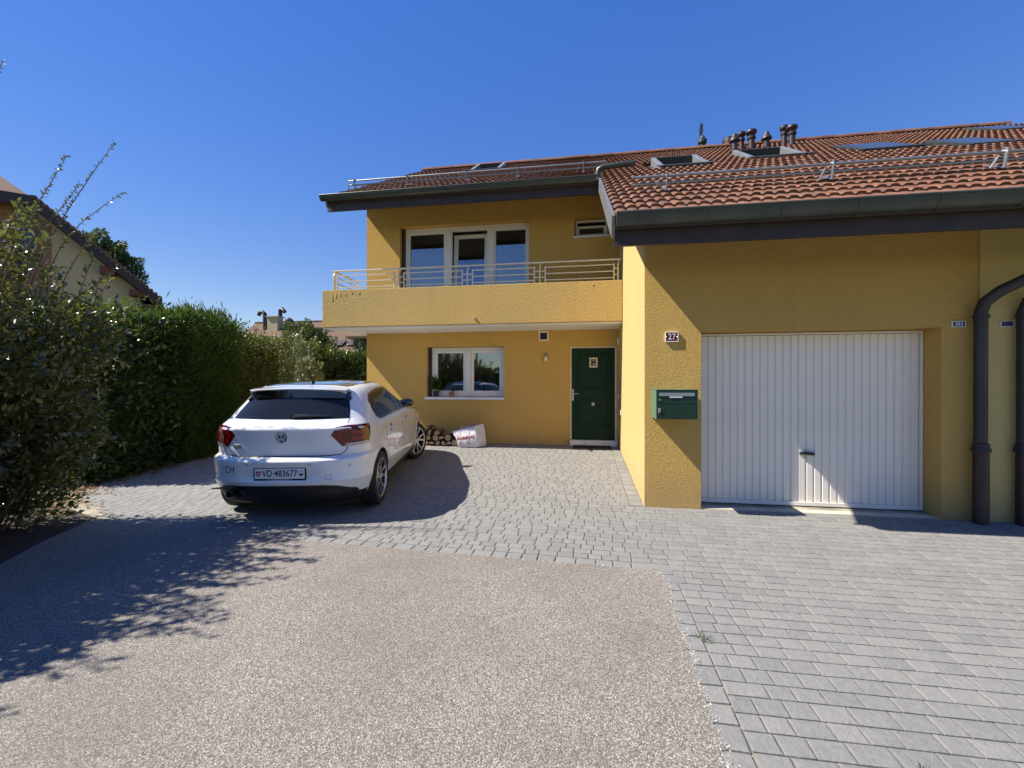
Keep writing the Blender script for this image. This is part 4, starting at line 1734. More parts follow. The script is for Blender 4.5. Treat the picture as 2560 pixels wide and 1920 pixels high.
# number plate
yp = proj('rear', 0, .54).y
m = MB()
m.box(-.262, .262, yp - .012, yp + .01, .467, .600)
o = m.build('number_plate', 'ink', CAR, bevel=.004, local=True)
m = MB()
m.box(-.250, .250, yp - .0145, yp - .0115, .487, .592)
m.build('plate_face', 'plate_white', o, local=True)
text('plate_text', 'VD·483677', .094, (.0, yp - .0152, .539), 'ink', o, local=True, sx=.80, extrude=.0005, spacing=1.02, bold=.0012)
text('dealer_strip', '*** GARAGE DE MONTHEY S.A. ***', .016, (0, yp - .0130, .477), 'print_white', o, local=True, extrude=.0004)
sh = [(-.024, .026), (.024, .026), (.024, -.006), (.012, -.022), (0, -.028), (-.012, -.022), (-.024, -.006)]
for x, nm in ((-.214, 'shield_red'), (.214, 'shield_green')):
    m = MB()
    m.prism([(x + u, yp - .0145, .539 + v) for u, v in sh], (0, -.0012, 0))
    s_ = m.build('shield', nm, o, local=True)
    m = MB()
    if nm == 'shield_red':
        m.box(x - .013, x + .013, yp - .0165, yp - .0158, .536, .544)
        m.box(x - .004, x + .004, yp - .0167, yp - .0165, .527, .553)
    else:
        m.prism([(x + u, yp - .0158, .539 + v) for u, v in [(-.021, .023), (.021, .023), (.021, .002), (-.021, .002)]], (0, -.0007, 0))
    m.build('shield_charge', 'plate_white', o, local=True)
# sensors, tow cover, bumper lines
def circ(x, z, r, n=16):
    return [(x + r * math.cos(2 * math.pi * i / n), z + r * math.sin(2 * math.pi * i / n)) for i in range(n + 1)]
for x in (-.33, .30):
    patch('parking_sensor', stroke(circ(x, .628, .011), .004), 'rear', .0012, 'seam', rim=.003)
patch('parking_sensor', stroke(circ(.56, .600, .011), .004), 'cr', .0012, 'seam', rim=.003)
patch('tow_cover', stroke([(.455, .515), (.505, .515), (.505, .468), (.455, .468), (.455, .515)], .004), 'rear', .0012, 'seam', rim=.003)
# exhausts
for x in (-.50, -.40):
    m = MB()
    m.lathe([(.036, .06), (.036, -.03), (.031, -.032), (.030, .05)], 18, (x, .03, .335), 'Y', cap=False)
    o = m.build('exhaust_pipe', 'exhaust', CAR, smooth=40, local=True)
    m = MB()
    m.lathe([(.030, .03), (0, .03)], 18, (x, .03, .335), 'Y', cap=False)
    m.build('pipe_end', 'ink', o, local=True)
m = MB()
m.tube([(-.74, .12, .36), (-.66, .055, .385), (-.56, .035, .39), (-.45, .03, .392)], .009, 6)
m.build('diffuser_trim', 'exhaust', CAR, local=True)

# sides
for vw, s in (('right', 1), ('left', -1)):
    dlo = [(.84, 1.003), (.74, 1.04), (.70, 1.12), (.735, 1.235), (.85, 1.315), (1.20, 1.350), (1.70, 1.355), (2.02, 1.335), (2.36, 1.225), (2.62, 1.105), (2.80, 1.008)]
    o = patch('window_surround', dlo, vw, .003, 'black_gloss')
    for nm, pl in (('quarter_glass', [(.85, 1.025), (.765, 1.06), (.73, 1.13), (.765, 1.225), (.865, 1.295), (.965, 1.308), (.985, 1.025)]),
                   ('rear_door_glass', [(1.03, 1.025), (1.005, 1.310), (1.32, 1.332), (1.70, 1.338), (1.83, 1.025)]),
                   ('front_door_glass', [(1.92, 1.025), (1.81, 1.335), (2.0, 1.318), (2.34, 1.208), (2.58, 1.095), (2.69, 1.025)])):
        patch(nm, pl, vw, .0055, 'car_glass', o)
    patch('door_gap', stroke([(1.02, 1.0), (1.0, .80), (1.06, .62), (1.12, .45), (1.16, .29), (2.80, .285), (2.87, .50), (2.87, .92), (2.82, 1.0)], .007) + stroke([(1.90, 1.0), (1.93, .285)], .007), vw, .0012, 'seam', rim=.003)
    for y0 in (1.13, 2.02):
        hn = patch('door_handle', [(y0, .868), (y0 + .20, .880), (y0 + .20, .852), (y0, .840)], vw, .030, 'car_white', rim=.014)
        patch('handle_recess', circ(y0 + .10, .850, .050, 14)[:-1], vw, .0015, 'seam', hn, rim=.003)
    if s > 0:
        patch('fuel_flap', stroke([(.86, .90), (1.00, .895), (.985, .76), (.96, .735), (.90, .735), (.875, .76), (.86, .90)], .005), vw, .0012, 'seam', rim=.003)
    patch('sill_strip', [(1.10, .300), (2.92, .300), (2.92, .262), (1.10, .262)], vw, .012, 'black_plastic')
    patch('wing_badge', [(2.93, .90), (3.0, .902), (3.0, .885), (2.93, .883)], vw, .003, 'chrome')
    # arch lips
    for yy in (.73, 3.279):
        m = MB()
        pts = [(s * .0, 0, 0)]
        pts = []
        for a_ in range(-8, 189, 14):
            y_, z_ = yy + .357 * math.cos(R(a_)), .318 + .357 * math.sin(R(a_))
            if z_ < .26:
                continue
            p = proj(vw, y_, z_, -.004)
            pts.append(p)
        m.tube(pts, .009, 6)
        m.build('arch_lip', 'car_white', CAR, smooth=50, local=True)
    # mirror
    m = MB()
    prof = [(.0, .052, .045), (.05, .075, .062), (.11, .080, .066), (.165, .066, .056), (.20, .035, .030)]
    base = proj(vw, 2.62, 1.03)
    n = 14
    for x_, a_, b_ in prof:
        for j in range(n):
            t = 2 * math.pi * j / n
            m.v.append((base.x + s * (.015 + x_), 2.60 - .02 + .9 * a_ * math.cos(t) + .12 * x_, 1.045 + b_ * math.sin(t) * 1.05))
    for i in range(len(prof) - 1):
        for j in range(n):
            a_, b_ = i * n + j, i * n + (j + 1) % n
            m.f.append((a_, b_, b_ + n, a_ + n))
    m.f.append(tuple(range(n)))
    m.f.append(tuple(range((len(prof) - 1) * n, len(prof) * n)))
    m.build('wing_mirror', 'black_gloss', CAR, smooth=40, local=True)

# roof
patch('roof_panel', [(-.46, .72), (.46, .72), (.50, .80), (.54, 1.2), (.52, 1.95), (.46, 2.08), (-.46, 2.08), (-.52, 1.95), (-.54, 1.2), (-.50, .80)], 'top', .004, 'black_gloss', step=.08)
m = MB()
m.tube([(0, .90, 1.425), (-.006, .86, 1.48), (-.012, .80, 1.56), (-.018, .74, 1.63)], [.014, .010, .008, .006], 8)
m.lathe([(.032, 0), (.026, .018), (.012, .03), (0, .032)], 12, (0, .90, 1.418))
m.build('roof_aerial', 'black_plastic', CAR, smooth=40, local=True)
# front
patch('windscreen', [(-.68, 1.03), (.68, 1.03), (.56, 1.34), (-.56, 1.34)], 'front', .004, 'car_glass')
for s in (-1, 1):
    patch('headlight', [(s * .45, .70), (s * .80, .73), (s * .78, .62), (s * .48, .60)], 'front', .004, 'lens_clear')
patch('front_grille', [(-.43, .68), (.43, .68), (.42, .60), (-.42, .60)], 'front', .003, 'black_plastic')
patch('air_intake', [(-.60, .42), (.60, .42), (.52, .30), (-.52, .30)], 'front', .003, 'black_plastic')

# wheels
def wheel_mb():
    t = MB()
    t.lathe([(.232, -.10), (.262, -.106), (.298, -.102), (.312, -.085), (.316, -.04), (.316, .04), (.312, .085), (.298, .102), (.262, .106), (.236, .102), (.232, .085), (.222, .05), (.215, -.05)], 44, (0, 0, 0), 'X', cap=False)
    return t
tyre = wheel_mb().mesh('wheel', M['black_rubber'], smooth=40)
t = MB()
t.lathe([(.236, .100), (.228, .104), (.219, .100), (.214, .086)], 44, (0, 0, 0), 'X', cap=False)
rim_me = t.mesh('rim', M['alloy'], smooth=40)
t = MB()
t.lathe([(.216, .09), (.212, .02), (.205, -.06), (.10, -.07), (0, -.07)], 40, (0, 0, 0), 'X', cap=False)
barrel_me = t.mesh('rim_barrel', M['black_plastic'], smooth=40)
t = MB()
t.lathe([(.150, .0), (.150, .012), (.05, .012)], 30, (0, 0, 0), 'X', cap=False)
disc_me = t.mesh('brake_disc', M['galv'], smooth=40)


def spoke(sd):
    t = MB()
    # inner black arm then bright outer arm with a dog-leg
    p0, p1, p2 = (.045, .000), (.125, sd * .030), (.222, sd * .062)
    for (a, b), w0, w1, x0, x1 in (((p0, p1), .014, .012, .090, .080), ((p1, p2), .013, .017, .080, .096)):
        (r0, c0), (r1, c1) = a, b
        t.add([(x0, c0 - w0, r0), (x0, c0 + w0, r0), (x1, c1 + w1, r1), (x1, c1 - w1, r1), (x0 - .03, c0 - w0, r0), (x0 - .03, c0 + w0, r0), (x1 - .03, c1 + w1, r1), (x1 - .03, c1 - w1, r1)],
              [(0, 1, 2, 3), (0, 4, 5, 1), (1, 5, 6, 2), (2, 6, 7, 3), (3, 7, 4, 0)])
    return t
sp_me = {s: spoke(s).mesh('spoke', M['alloy']) for s in (-1, 1)}
sb = MB()
sb.add([(.07, -.022, .05), (.07, .022, .05), (.062, .05, .20), (.062, -.05, .20)], [(0, 1, 2, 3)])
web_me = sb.mesh('spoke_web', M['black_gloss'])
t = MB()
t.lathe([(.052, .07), (.050, .094), (.030, .099), (0, .099)], 20, (0, 0, 0), 'X', cap=False)
hub_me = t.mesh('hub_cap', M['alloy'], smooth=40)
for x, y, steer in ((.752, .73, 0), (-.752, .73, 0), (.752, 3.279, -24), (-.752, 3.279, -24)):
    o = link('wheel', tyre, CAR, local=True, loc=(x, y, .316), rot=(0, 0, R(steer) + (0 if x > 0 else math.pi)))
    for nm, mm in (('rim', rim_me), ('rim_barrel', barrel_me), ('brake_disc', disc_me), ('hub_cap', hub_me)):
        link(nm, mm, o, local=True)
    for i in range(5):
        a = 2 * math.pi * i / 5 + .35 + x
        link('spoke_web', web_me, o, local=True, rot=(a, 0, 0))
        for s in (-1, 1):
            link('spoke', sp_me[s], o, local=True, rot=(a, 0, 0))


# ------------------------------------------------------------------ plants
rg = np.random.default_rng(11)


def box_points(n, x0, x1, y0, y1, z0, z1, depth, faces=('+x', '-x', '+y', '-y', '+z'), lump=.12):
    """points near the clipped faces of a hedge, with outward directions"""
    area = {'+x': (y1 - y0) * (z1 - z0), '-x': (y1 - y0) * (z1 - z0) * .4, '+y': (x1 - x0) * (z1 - z0) * .6, '-y': (x1 - x0) * (z1 - z0), '+z': (x1 - x0) * (y1 - y0)}
    tot = sum(area[f] for f in faces)
    P, Dv = [], []
    for f in faces:
        k_ = int(n * area[f] / tot)
        u = rg.uniform(size=(k_, 3))
        p = np.stack([x0 + u[:, 0] * (x1 - x0), y0 + u[:, 1] * (y1 - y0), z0 + u[:, 2] * (z1 - z0)], 1)
        dd = rg.exponential(depth * .45, k_) - .05
        lm = lump * (np.sin(p[:, 0] * 3.1 + p[:, 1] * 2.3) + np.sin(p[:, 1] * 4.7 + p[:, 2] * 3.9) + np.sin(p[:, 2] * 6.1 - p[:, 0] * 5.0)) / 3
        d = np.zeros((k_, 3))
        ax = 'xyz'.index(f[1])
        if f[0] == '+':
            p[:, ax] = (x1, y1, z1)[ax] - dd + lm
            d[:, ax] = 1
        else:
            p[:, ax] = (x0, y0, z0)[ax] + dd - lm
            d[:, ax] = -1
        P.append(p)
        Dv.append(d)
    return np.concatenate(P), np.concatenate(Dv)


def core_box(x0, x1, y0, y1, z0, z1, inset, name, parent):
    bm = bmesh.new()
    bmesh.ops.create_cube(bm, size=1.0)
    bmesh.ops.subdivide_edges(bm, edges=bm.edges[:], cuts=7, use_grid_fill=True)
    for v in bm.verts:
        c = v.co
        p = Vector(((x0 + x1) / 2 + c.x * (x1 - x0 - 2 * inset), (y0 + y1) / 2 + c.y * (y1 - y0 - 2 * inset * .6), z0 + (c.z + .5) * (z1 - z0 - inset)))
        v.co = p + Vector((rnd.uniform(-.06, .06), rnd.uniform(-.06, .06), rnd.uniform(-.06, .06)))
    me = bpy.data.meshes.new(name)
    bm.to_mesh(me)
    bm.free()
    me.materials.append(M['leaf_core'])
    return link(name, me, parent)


def hedge(name, label, dims, n, size, mat, width=.5, up=.35, depth=.22, spread=.9, inset=.22, shoots=0, vary=.35, lump=.12, faces=('+x', '-x', '+y', '-y', '+z'), sh=.22):
    x0, x1, y0, y1, z0, z1 = dims
    t = thing(name, label, 'hedge', ((x0 + x1) / 2, (y0 + y1) / 2, z0))
    core_box(x0, x1, y0, y1, z0, z1, inset, 'shade_core', t)  # added solid core, dark to stand for inner shade and block light
    P, Dv = box_points(n, *dims, depth, faces, lump)
    Dv = Dv * .8 + rg.normal(size=Dv.shape) * spread * .6 + np.array([0, 0, up])
    if shoots:
        k_ = shoots
        bx = rg.uniform(x0, x1, k_)
        by = rg.uniform(y0, y1, k_)
        hh = np.minimum(rg.exponential(sh * .5, k_), sh) + .04
        per = 7
        tt = np.repeat(np.arange(k_), per)
        f = np.tile(np.linspace(.0, 1, per), k_)
        lean = rg.normal(size=(k_, 2)) * .25
        Ps = np.stack([bx[tt] + lean[tt, 0] * f * hh[tt], by[tt] + lean[tt, 1] * f * hh[tt], z1 - .1 + f * (hh[tt] + .1)], 1)
        Ds = rg.normal(size=Ps.shape) * .7 + np.array([0, 0, .7])
        P = np.concatenate([P, Ps])
        Dv = np.concatenate([Dv, Ds])
    me = leaves('foliage', P, Dv, M[mat], size, width, rg, vary=vary)
    link('foliage', me, t)
    return t


hedge('laurel_hedge', 'tall dark laurel hedge with broad glossy leaves left of the white car', (-8.2, -6.88, 5.15, 6.75, .0, 2.52), 11000, .095, 'leaf_laurel', .48, shoots=90)
hedge('conifer_hedge', 'bright green feathery conifer section in the middle of the hedge row', (-8.4, -6.80, 6.6, 7.85, .05, 2.62), 22000, .13, 'leaf_thuja', .13, up=.75, spread=.55, depth=.2, shoots=110, lump=.16, sh=.3)
hedge('privet_hedge', 'yellow-green small-leaved hedge behind the car roof, end of the hedge row', (-8.6, -6.95, 7.75, 9.65, .1, 2.45), 20000, .060, 'leaf_privet', .5, shoots=200, lump=.15)
hedge('far_hedge', 'clipped dark hedge with leafy top behind the house corner', (-16, -5.5, 18.0, 19.2, .1, 2.72), 20000, .12, 'leaf_laurel', .45, shoots=420, faces=('-y', '+z', '+x'), sh=.75)


def ell_points(n, c, r, shell=.45):
    d = rg.normal(size=(n, 3))
    d /= np.linalg.norm(d, axis=1, keepdims=True)
    q = 1 - rg.uniform(0, 1, n) ** 1.5 * shell
    lm = 1 + .14 * np.sin(d[:, 0] * 7 + d[:, 1] * 5) + .10 * np.sin(d[:, 2] * 9 - d[:, 1] * 6)
    return np.array(c) + d * np.array(r) * (q * lm)[:, None], d


def ball(c, r, name, parent, mat='leaf_core'):
    bm = bmesh.new()
    bmesh.ops.create_icosphere(bm, subdivisions=3, radius=1)
    for v in bm.verts:
        k_ = 1 + rnd.uniform(-.12, .12)
        v.co = Vector((c[0] + v.co.x * r[0] * k_, c[1] + v.co.y * r[1] * k_, c[2] + v.co.z * r[2] * k_))
    me = bpy.data.meshes.new(name)
    bm.to_mesh(me)
    bm.free()
    me.materials.append(M[mat])
    return link(name, me, parent)


def bush(name, label, cat, balls, n, size, mat, base, width=.5, trunk=None, up=.3, group=None):
    t = thing(name, label, cat, base, group=group)
    P, D_ = [], []
    tot = sum(b[1][0] * b[1][2] for b in balls)
    for c, r in balls:
        p, d = ell_points(int(n * r[0] * r[2] / tot), c, r)
        P.append(p)
        D_.append(d)
    P, D_ = np.concatenate(P), np.concatenate(D_)
    D_ = D_ * .8 + rg.normal(size=D_.shape) * .6 + np.array([0, 0, up])
    link('crown', leaves('crown', P, D_, M[mat], size, width, rg), t)
    m = MB()
    if trunk:
        m.tube(trunk[0], trunk[1], 8)
    for c, r in balls:
        for i in range(4):
            a = rnd.uniform(0, 6.3)
            s_ = trunk[0][-1] if trunk else base
            m.tube([s_, (c[0] * .6 + s_[0] * .4, c[1] * .6 + s_[1] * .4, s_[2] * .5 + c[2] * .5), (c[0] + math.cos(a) * r[0] * .75, c[1] + math.sin(a) * r[1] * .75, c[2] + rnd.uniform(0, .7) * r[2])], [.035, .025, .008], 5)
    m.build('trunk', 'bark', t)
    return t


bush('grey_shrub', 'small grey-green shrub standing by the end of the hedge above the car aerial', 'shrub', [((-7.4, 11.0, 1.72), (.36, .33, .45)), ((-7.25, 11.05, 1.0), (.42, .36, .5))], 1500, .10, 'leaf_grey', (-7.35, 11.0, .15))
bush('beige_shrub', 'pale straw-coloured shrub rising over the end of the hedge row', 'shrub', [((-8.15, 11.5, 2.3), (.45, .4, .55)), ((-8.45, 11.8, 1.8), (.5, .4, .6))], 2000, .09, 'leaf_grey', (-8.3, 11.6, .15))
bush('round_tree', 'small round grey-green tree in front of the far brown roof', 'tree', [((-14.1, 20.5, 3.65), (1.05, .95, .9)), ((-13.5, 20.8, 3.3), (.9, .8, .8))], 7000, .13, 'leaf_far', (-13.4, 20.6, .1), trunk=([(-13.4, 20.6, .05), (-13.4, 20.6, 1.4), (-13.5, 20.6, 2.4)], [.12, .09, .06]))
bush('tree_behind_roof', 'dark leafy tree rising behind the roof slope of the beige house', 'tree', [((-38.8, 30.0, 11.9), (1.5, 1.8, 1.7)), ((-37.6, 30.5, 10.4), (1.5, 1.8, 2.2)), ((-40.2, 30, 11.0), (1.6, 1.8, 2.2))], 14000, .26, 'leaf_far', (-39, 30, 0), trunk=([(-39, 30, 0), (-39, 30, 5), (-39, 30, 9)], [.35, .28, .2]))
bush('yellow_shrub', 'light green leafy shoots over the dark hedge next to the house corner', 'shrub', [((-11.5, 17.4, 2.6), (.6, .5, .75)), ((-10.9, 17.5, 2.5), (.6, .5, .55))], 4200, .10, 'leaf_privet', (-11.5, 17.4, .1))

# the big loose shrub at the front left
S = thing('arching_shrub', 'big loose shrub with glossy olive leaves and long arching stems at the front left', 'shrub', (-5.4, 3.0, 0))
stems = MB()
LP, LD = [], []


def add_twig(pts, r0, dens, lo=.15, lsz=1.0):
    P = [Vector(p) for p in pts]
    out = []
    for a, b, c, d in zip([P[0]] + P[:-2], P[:-1], P[1:], P[2:] + [P[-1]]):
        for i in range(5):
            t = i / 5
            out.append(.5 * ((2 * b) + (c - a) * t + (2 * a - 5 * b + 4 * c - d) * t * t + (3 * b - a - 3 * c + d) * t ** 3))
    out.append(P[-1])
    n = len(out)
    stems.tube(out, [r0 * (1 - .8 * i / n) for i in range(n)], 5)
    L = sum((out[i + 1] - out[i]).length for i in range(n - 1))
    k_ = int(L * dens)
    for q in range(k_):
        f = lo + (1 - lo) * (q + rnd.random()) / k_
        i = min(n - 2, int(f * (n - 1)))
        p = out[i].lerp(out[i + 1], f * (n - 1) - i)
        tdir = (out[i + 1] - out[i]).normalized()
        v = Vector((rnd.gauss(0, 1), rnd.gauss(0, 1), rnd.gauss(0, 1) + .3))
        v = v - tdir * v.dot(tdir)
        dv = v.normalized() + tdir * .7
        LP.append(p)
        LD.append(dv)


def xf(y):
    """front of the shrub at height of the chest"""
    return -4.42 - .06 * y


for i in range(420):
    y = rnd.uniform(-2.6, 3.7)
    x = xf(y) - .35 - abs(rnd.gauss(0, .55))
    top_z = 2.15 + min(1.1, max(0, (xf(y) - x) * .9))
    h = rnd.uniform(.45, 1.0) ** .7 * top_z
    lean = rnd.uniform(-.1, .50)
    ly = rnd.uniform(-.4, .4)
    top = (min(x + lean, xf(y) + .10 - .15 * abs(h - 1.6)), min(y + ly, 4.05), h)
    add_twig([(x - rnd.uniform(.4, .9), y, .0), (x, y + ly * .3, h * .5), top], .009, 30, .18)
for i in range(420):      # low outer twigs that hide the base
    y = rnd.uniform(-2.6, 3.9)
    z0 = rnd.uniform(.02, 1.7) ** 1.3
    x = xf(y) - rnd.uniform(.15, .6) - .5 * max(0, 1.1 - z0) * max(0, min(1.2, y - 1.4))
    add_twig([(x - .3, y, z0), (x, y + rnd.uniform(-.15, .15), z0 + .12), (x + rnd.uniform(.05, .32), y + rnd.uniform(-.3, .3), z0 + rnd.uniform(-.2, .3))], .006, 34, .1)
for i in range(70):      # loose upper stems
    y = rnd.uniform(1.5, 3.7)
    x = xf(y) - rnd.uniform(.3, 1.5)
    h = min(3.35, 2.35 + (xf(y) - x) * .75) + rnd.uniform(-.2, .25)
    add_twig([(x - .35, y, 1.2), (x - .1, y + rnd.uniform(-.1, .1), h * .75), (x + rnd.uniform(.1, .5), y + rnd.uniform(-.3, .3), h)], .007, 22, .35)
N_SHORT = len(LP)
# long stems that stand out against the sky
for pts, dn in (([(-5.5, 3.4, 1.6), (-5.15, 3.5, 2.7), (-4.75, 3.52, 3.28), (-4.33, 3.5, 3.71)], 34),
                ([(-5.7, 3.3, 1.8), (-5.35, 3.45, 2.9), (-5.10, 3.5, 3.33), (-4.87, 3.5, 3.63)], 36),
                ([(-5.4, 3.4, 1.5), (-5.10, 3.5, 2.5), (-4.78, 3.5, 2.92), (-4.24, 3.5, 3.235)], 34),
                ([(-5.6, 3.3, 1.7), (-5.25, 3.45, 2.75), (-4.95, 3.5, 3.12), (-4.72, 3.5, 3.35)], 30),
                ([(-6.2, 3.4, 2.0), (-5.95, 3.5, 3.4), (-5.80, 3.5, 4.2), (-5.63, 3.5, 4.63)], 30),
                ([(-5.3, 3.4, 1.6), (-5.0, 3.5, 2.3), (-4.75, 3.5, 2.66), (-4.52, 3.5, 2.86)], 30),
                ([(-5.3, 3.5, 1.5), (-5.0, 3.6, 2.2), (-4.65, 3.6, 2.42), (-4.42, 3.6, 2.58)], 34),
                ([(-5.3, 3.6, 1.2), (-4.9, 3.7, 1.8), (-4.5, 3.7, 2.12), (-4.22, 3.7, 2.30)], 36),
                ([(-5.4, 3.7, 1.0), (-4.9, 3.8, 1.4), (-4.5, 3.8, 1.68), (-4.2, 3.8, 1.80)], 36)):
    add_twig(pts, .007, dn, .30)
o = stems.build('stems', 'stem_pink', S)
k_ = 62000
fy = rg.uniform(-2.7, 3.85, k_)
fz = np.minimum(rg.uniform(0.0, 1, k_) * 2.0, 9) + rg.exponential(.12, k_)
fx = np.array([xf(v) for v in fy]) - rg.exponential(.42, k_) + .14 * np.sin(fy * 5.1 + fz * 3.3) + .10 * np.sin(fz * 7.0 - fy * 3.0) - .05
fx = fx - .75 * np.clip(fz - 2.0, 0, 1.5) - .52 * np.clip(1.15 - fz, 0, 1.2) * np.clip(fy - 1.4, 0, 1.2)
FP = np.stack([fx, fy + np.clip(fx + 4.9, -.5, 0) * 0, fz], 1)
FD = rg.normal(size=(k_, 3)) + np.array([.5, 0, .25])
LP = np.array([tuple(p) for p in LP])
LONG_P = LP[N_SHORT:]
LP = np.concatenate([LP[:N_SHORT], FP])
LD = np.array([tuple(p) for p in LD])
LONG_D = LD[N_SHORT:]
LD = np.concatenate([LD[:N_SHORT], FD])
link('shoot_leaves', leaves('shoot_leaves', LONG_P, LONG_D, M['leaf_shrub'], .032, .5, rg, vary=.4), S)
link('foliage', leaves('foliage', LP, LD, M['leaf_shrub'], .064, .52, rg, vary=.35), S)
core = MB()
ball((-5.75, 2.1, 1.15), (.62, 1.5, 1.25), 'shade_core', S)  # solid dark cores, the shrub's inner shade put into their colour
ball((-5.35, -.6, 1.15), (.65, 1.9, 1.25), 'shade_core', S)

# fallen leaves along the hedge foot
k_ = 1500
yy = rg.uniform(3.9, 9.0, k_)
xx = -6.85 + rg.exponential(.16, k_) + np.where(yy < 5.2, (5.2 - yy) * .75, 0) - .05
P = np.stack([xx, yy, np.array([gz(v) for v in yy]) + .008 + rg.uniform(0, .012, k_)], 1)
D_ = np.stack([rg.normal(size=k_), rg.normal(size=k_), rg.normal(size=k_) * .15], 1)
o = link('dry_leaves', leaves('dry_leaves', P, D_, M['leaf_dry'], .05, .6, rg, up=((0, 0, 3.0), .4)), None)
tag(o, 'scattered dry leaves along the foot of the hedge', 'leaf litter', kind='stuff')

# loose chips along the edge of the drive
k_ = 700
t_ = rg.uniform(0, 1, k_)
cy_ = np.where(t_ < .55, rg.uniform(1.66, 3.5, k_), 0)
cx_ = np.where(t_ < .55, .552 + .05 * np.clip((cy_ - 1.7) / 1.6, 0, 1) + rg.normal(0, .016, k_), rg.uniform(-5.0, .55, k_))
cy_ = np.where(t_ < .55, cy_, np.array([edge_y(v) for v in cx_]) + rg.normal(0, .022, k_))
far_ = rg.uniform(size=k_) < .22
cx_ = np.where(far_, rg.uniform(-2.2, .6, k_), cx_)
cy_ = np.where(far_, rg.uniform(1.5, 3.4, k_), cy_)
sz = rg.uniform(.003, .0065, k_)
tet = np.array([[1, 0, -.3], [-.5, .87, -.3], [-.5, -.87, -.3], [0, 0, 1.0], [.1, .1, .6]])
ang = rg.uniform(0, 6.28, k_)
V = np.zeros((k_, 4, 3))
for i in range(4):
    x_, y_, z_ = tet[i]
    V[:, i, 0] = cx_ + sz * (x_ * np.cos(ang) - y_ * np.sin(ang)) * 1.3
    V[:, i, 1] = cy_ + sz * (x_ * np.sin(ang) + y_ * np.cos(ang))
    V[:, i, 2] = .0015 + sz * (z_ + .3) * .8
i_ = np.arange(k_)[:, None] * 4
o = link('loose_chips', np_mesh('loose_chips', V.reshape(-1, 3), np.concatenate([i_ + np.array([[0, 1, 3]]), i_ + np.array([[1, 2, 3]]), i_ + np.array([[2, 0, 3]])], 0), M['chip']), None)
tag(o, 'loose pale stone chips along the edge of the aggregate drive', 'gravel', kind='stuff')

# weeds in the paving joints
def weed(x, y, n, h, label):
    P = np.array([[x, y, .0]] * n) + rg.normal(size=(n, 3)) * np.array([.012, .012, 0])
    D_ = rg.normal(size=(n, 3)) * np.array([1, 1, .3]) + np.array([0, 0, .8])
    o = link('weed', leaves('weed', P, D_, M['leaf_thuja'], h, .09, rg), None)
    tag(o, label, 'weed', 'weeds in the paving joints')
weed(.678, 2.62, 20, .045, 'grass tuft growing in the joint beside the aggregate drive')
weed(1.27, 1.85, 18, .035, 'flat grass tuft in the paving closest to the bottom edge of the photo')
weed(1.62, 1.78, 10, .035, 'tiny sprig in the paving near the bottom right')


# ------------------------------------------------------------------ neighbouring houses
YB = R(44)
B = thing('beige_house', 'beige gabled house with brown cladding and round window behind the hedge', 'house', (math.cos(YB) * -5.4 - math.sin(YB) * 23, math.sin(YB) * -5.4 + math.cos(YB) * 23, 0), (0, 0, YB))
SL, ZB = .909, 8.13
HE, HW, HH = 4.18, 3.52, 1.0          # half widths of eaves, wall and clipped gable
V0 = -2.7                               # gable wall
rz = lambda u: ZB - SL * abs(u)
m = MB()
m.prism([(HW, V0, -.1), (HW, V0, rz(HW) - .25), (HH, V0, rz(HH) - .25), (-HH, V0, rz(HH) - .25), (-HW, V0, rz(HW) - .25), (-HW, V0, -.1)], (0, 8, 0))
m.build('wall', 'stucco_beige', B, local=True)
m = MB()
for g_ in (1, -1):
    m.prism([(g_ * HH, V0 - .5, rz(HH)), (g_ * HE, V0 - .5, rz(HE)), (g_ * HE, 6, rz(HE)), (0, 6, ZB), (0, V0 + .7, ZB)], (0, 0, -.22))
m.prism([(HH, V0 - .5, rz(HH) + .01), (0, V0 + .7, ZB + .01), (-HH, V0 - .5, rz(HH) + .01)], (0, 0, -.2))
rf = m.build('roof', 'tile_far', B, local=True)
m = MB()
for g_ in (1, -1):
    m.prism([(g_ * HH, V0 - .53, rz(HH) + .05), (g_ * (HE + .02), V0 - .53, rz(HE) + .05), (g_ * (HE + .02), V0 - .53, rz(HE) - .20), (g_ * HH, V0 - .53, rz(HH) - .27)], (0, .04, 0))
m.box(-HH, HH, V0 - .53, V0 - .49, rz(HH) - .28, rz(HH) + .06)
m.build('barge_board', 'brown_metal', rf, local=True)
m = MB()
n_ = 26
for i in range(n_):          # tile edges along the verge
    f_ = i / n_
    u0 = HH + (HE - HH) * f_
    m.box(u0, u0 + .12, V0 - .56, V0 - .2, rz(u0) - .02, rz(u0) + .07)
m.build('verge_tiles', 'tile_far', rf, local=True)
m = MB()
m.box(HW + .01, HE - .06, V0 - .48, 5.9, rz(HE) - .19, rz(HE) - .14)
m.box(HW - .22, HW + .18, V0 - .42, V0 - .01, rz(HW) - .46, rz(HW) - .26)
m.box(2.55, 2.95, V0 - .42, V0 - .01, rz(2.7) - .56, rz(2.7) - .32)
m.build('eaves_boarding', 'eaves_wood', rf, local=True)
for i in range(40):
    m = MB()
    z = 1.6 + i * .15
    hw = min(1.34, (ZB - .35 - z - .15) / SL)
    if hw < .25:
        break
    m.obox((-hw, V0 - .035, z), (2 * hw, 0, 0), (0, .03, 0), (0, .012, .143))
    m.build('cladding_board', 'brick_clad', B, local=True)
m = MB()
cx, cz, rr_ = .76, 5.96, .36
m.lathe([(rr_, V0 - .09), (rr_ + .07, V0 - .09), (rr_ + .07, V0 - .02), (rr_, V0 - .02), (rr_, V0 - .09)], 32, (cx, 0, cz), 'Y', cap=False)
m.v = [(cx + (v[0] - cx) * .66, v[1], v[2]) for v in m.v]
win = m.build('round_window', 'cream_metal', B, smooth=40, local=True)
m = MB()
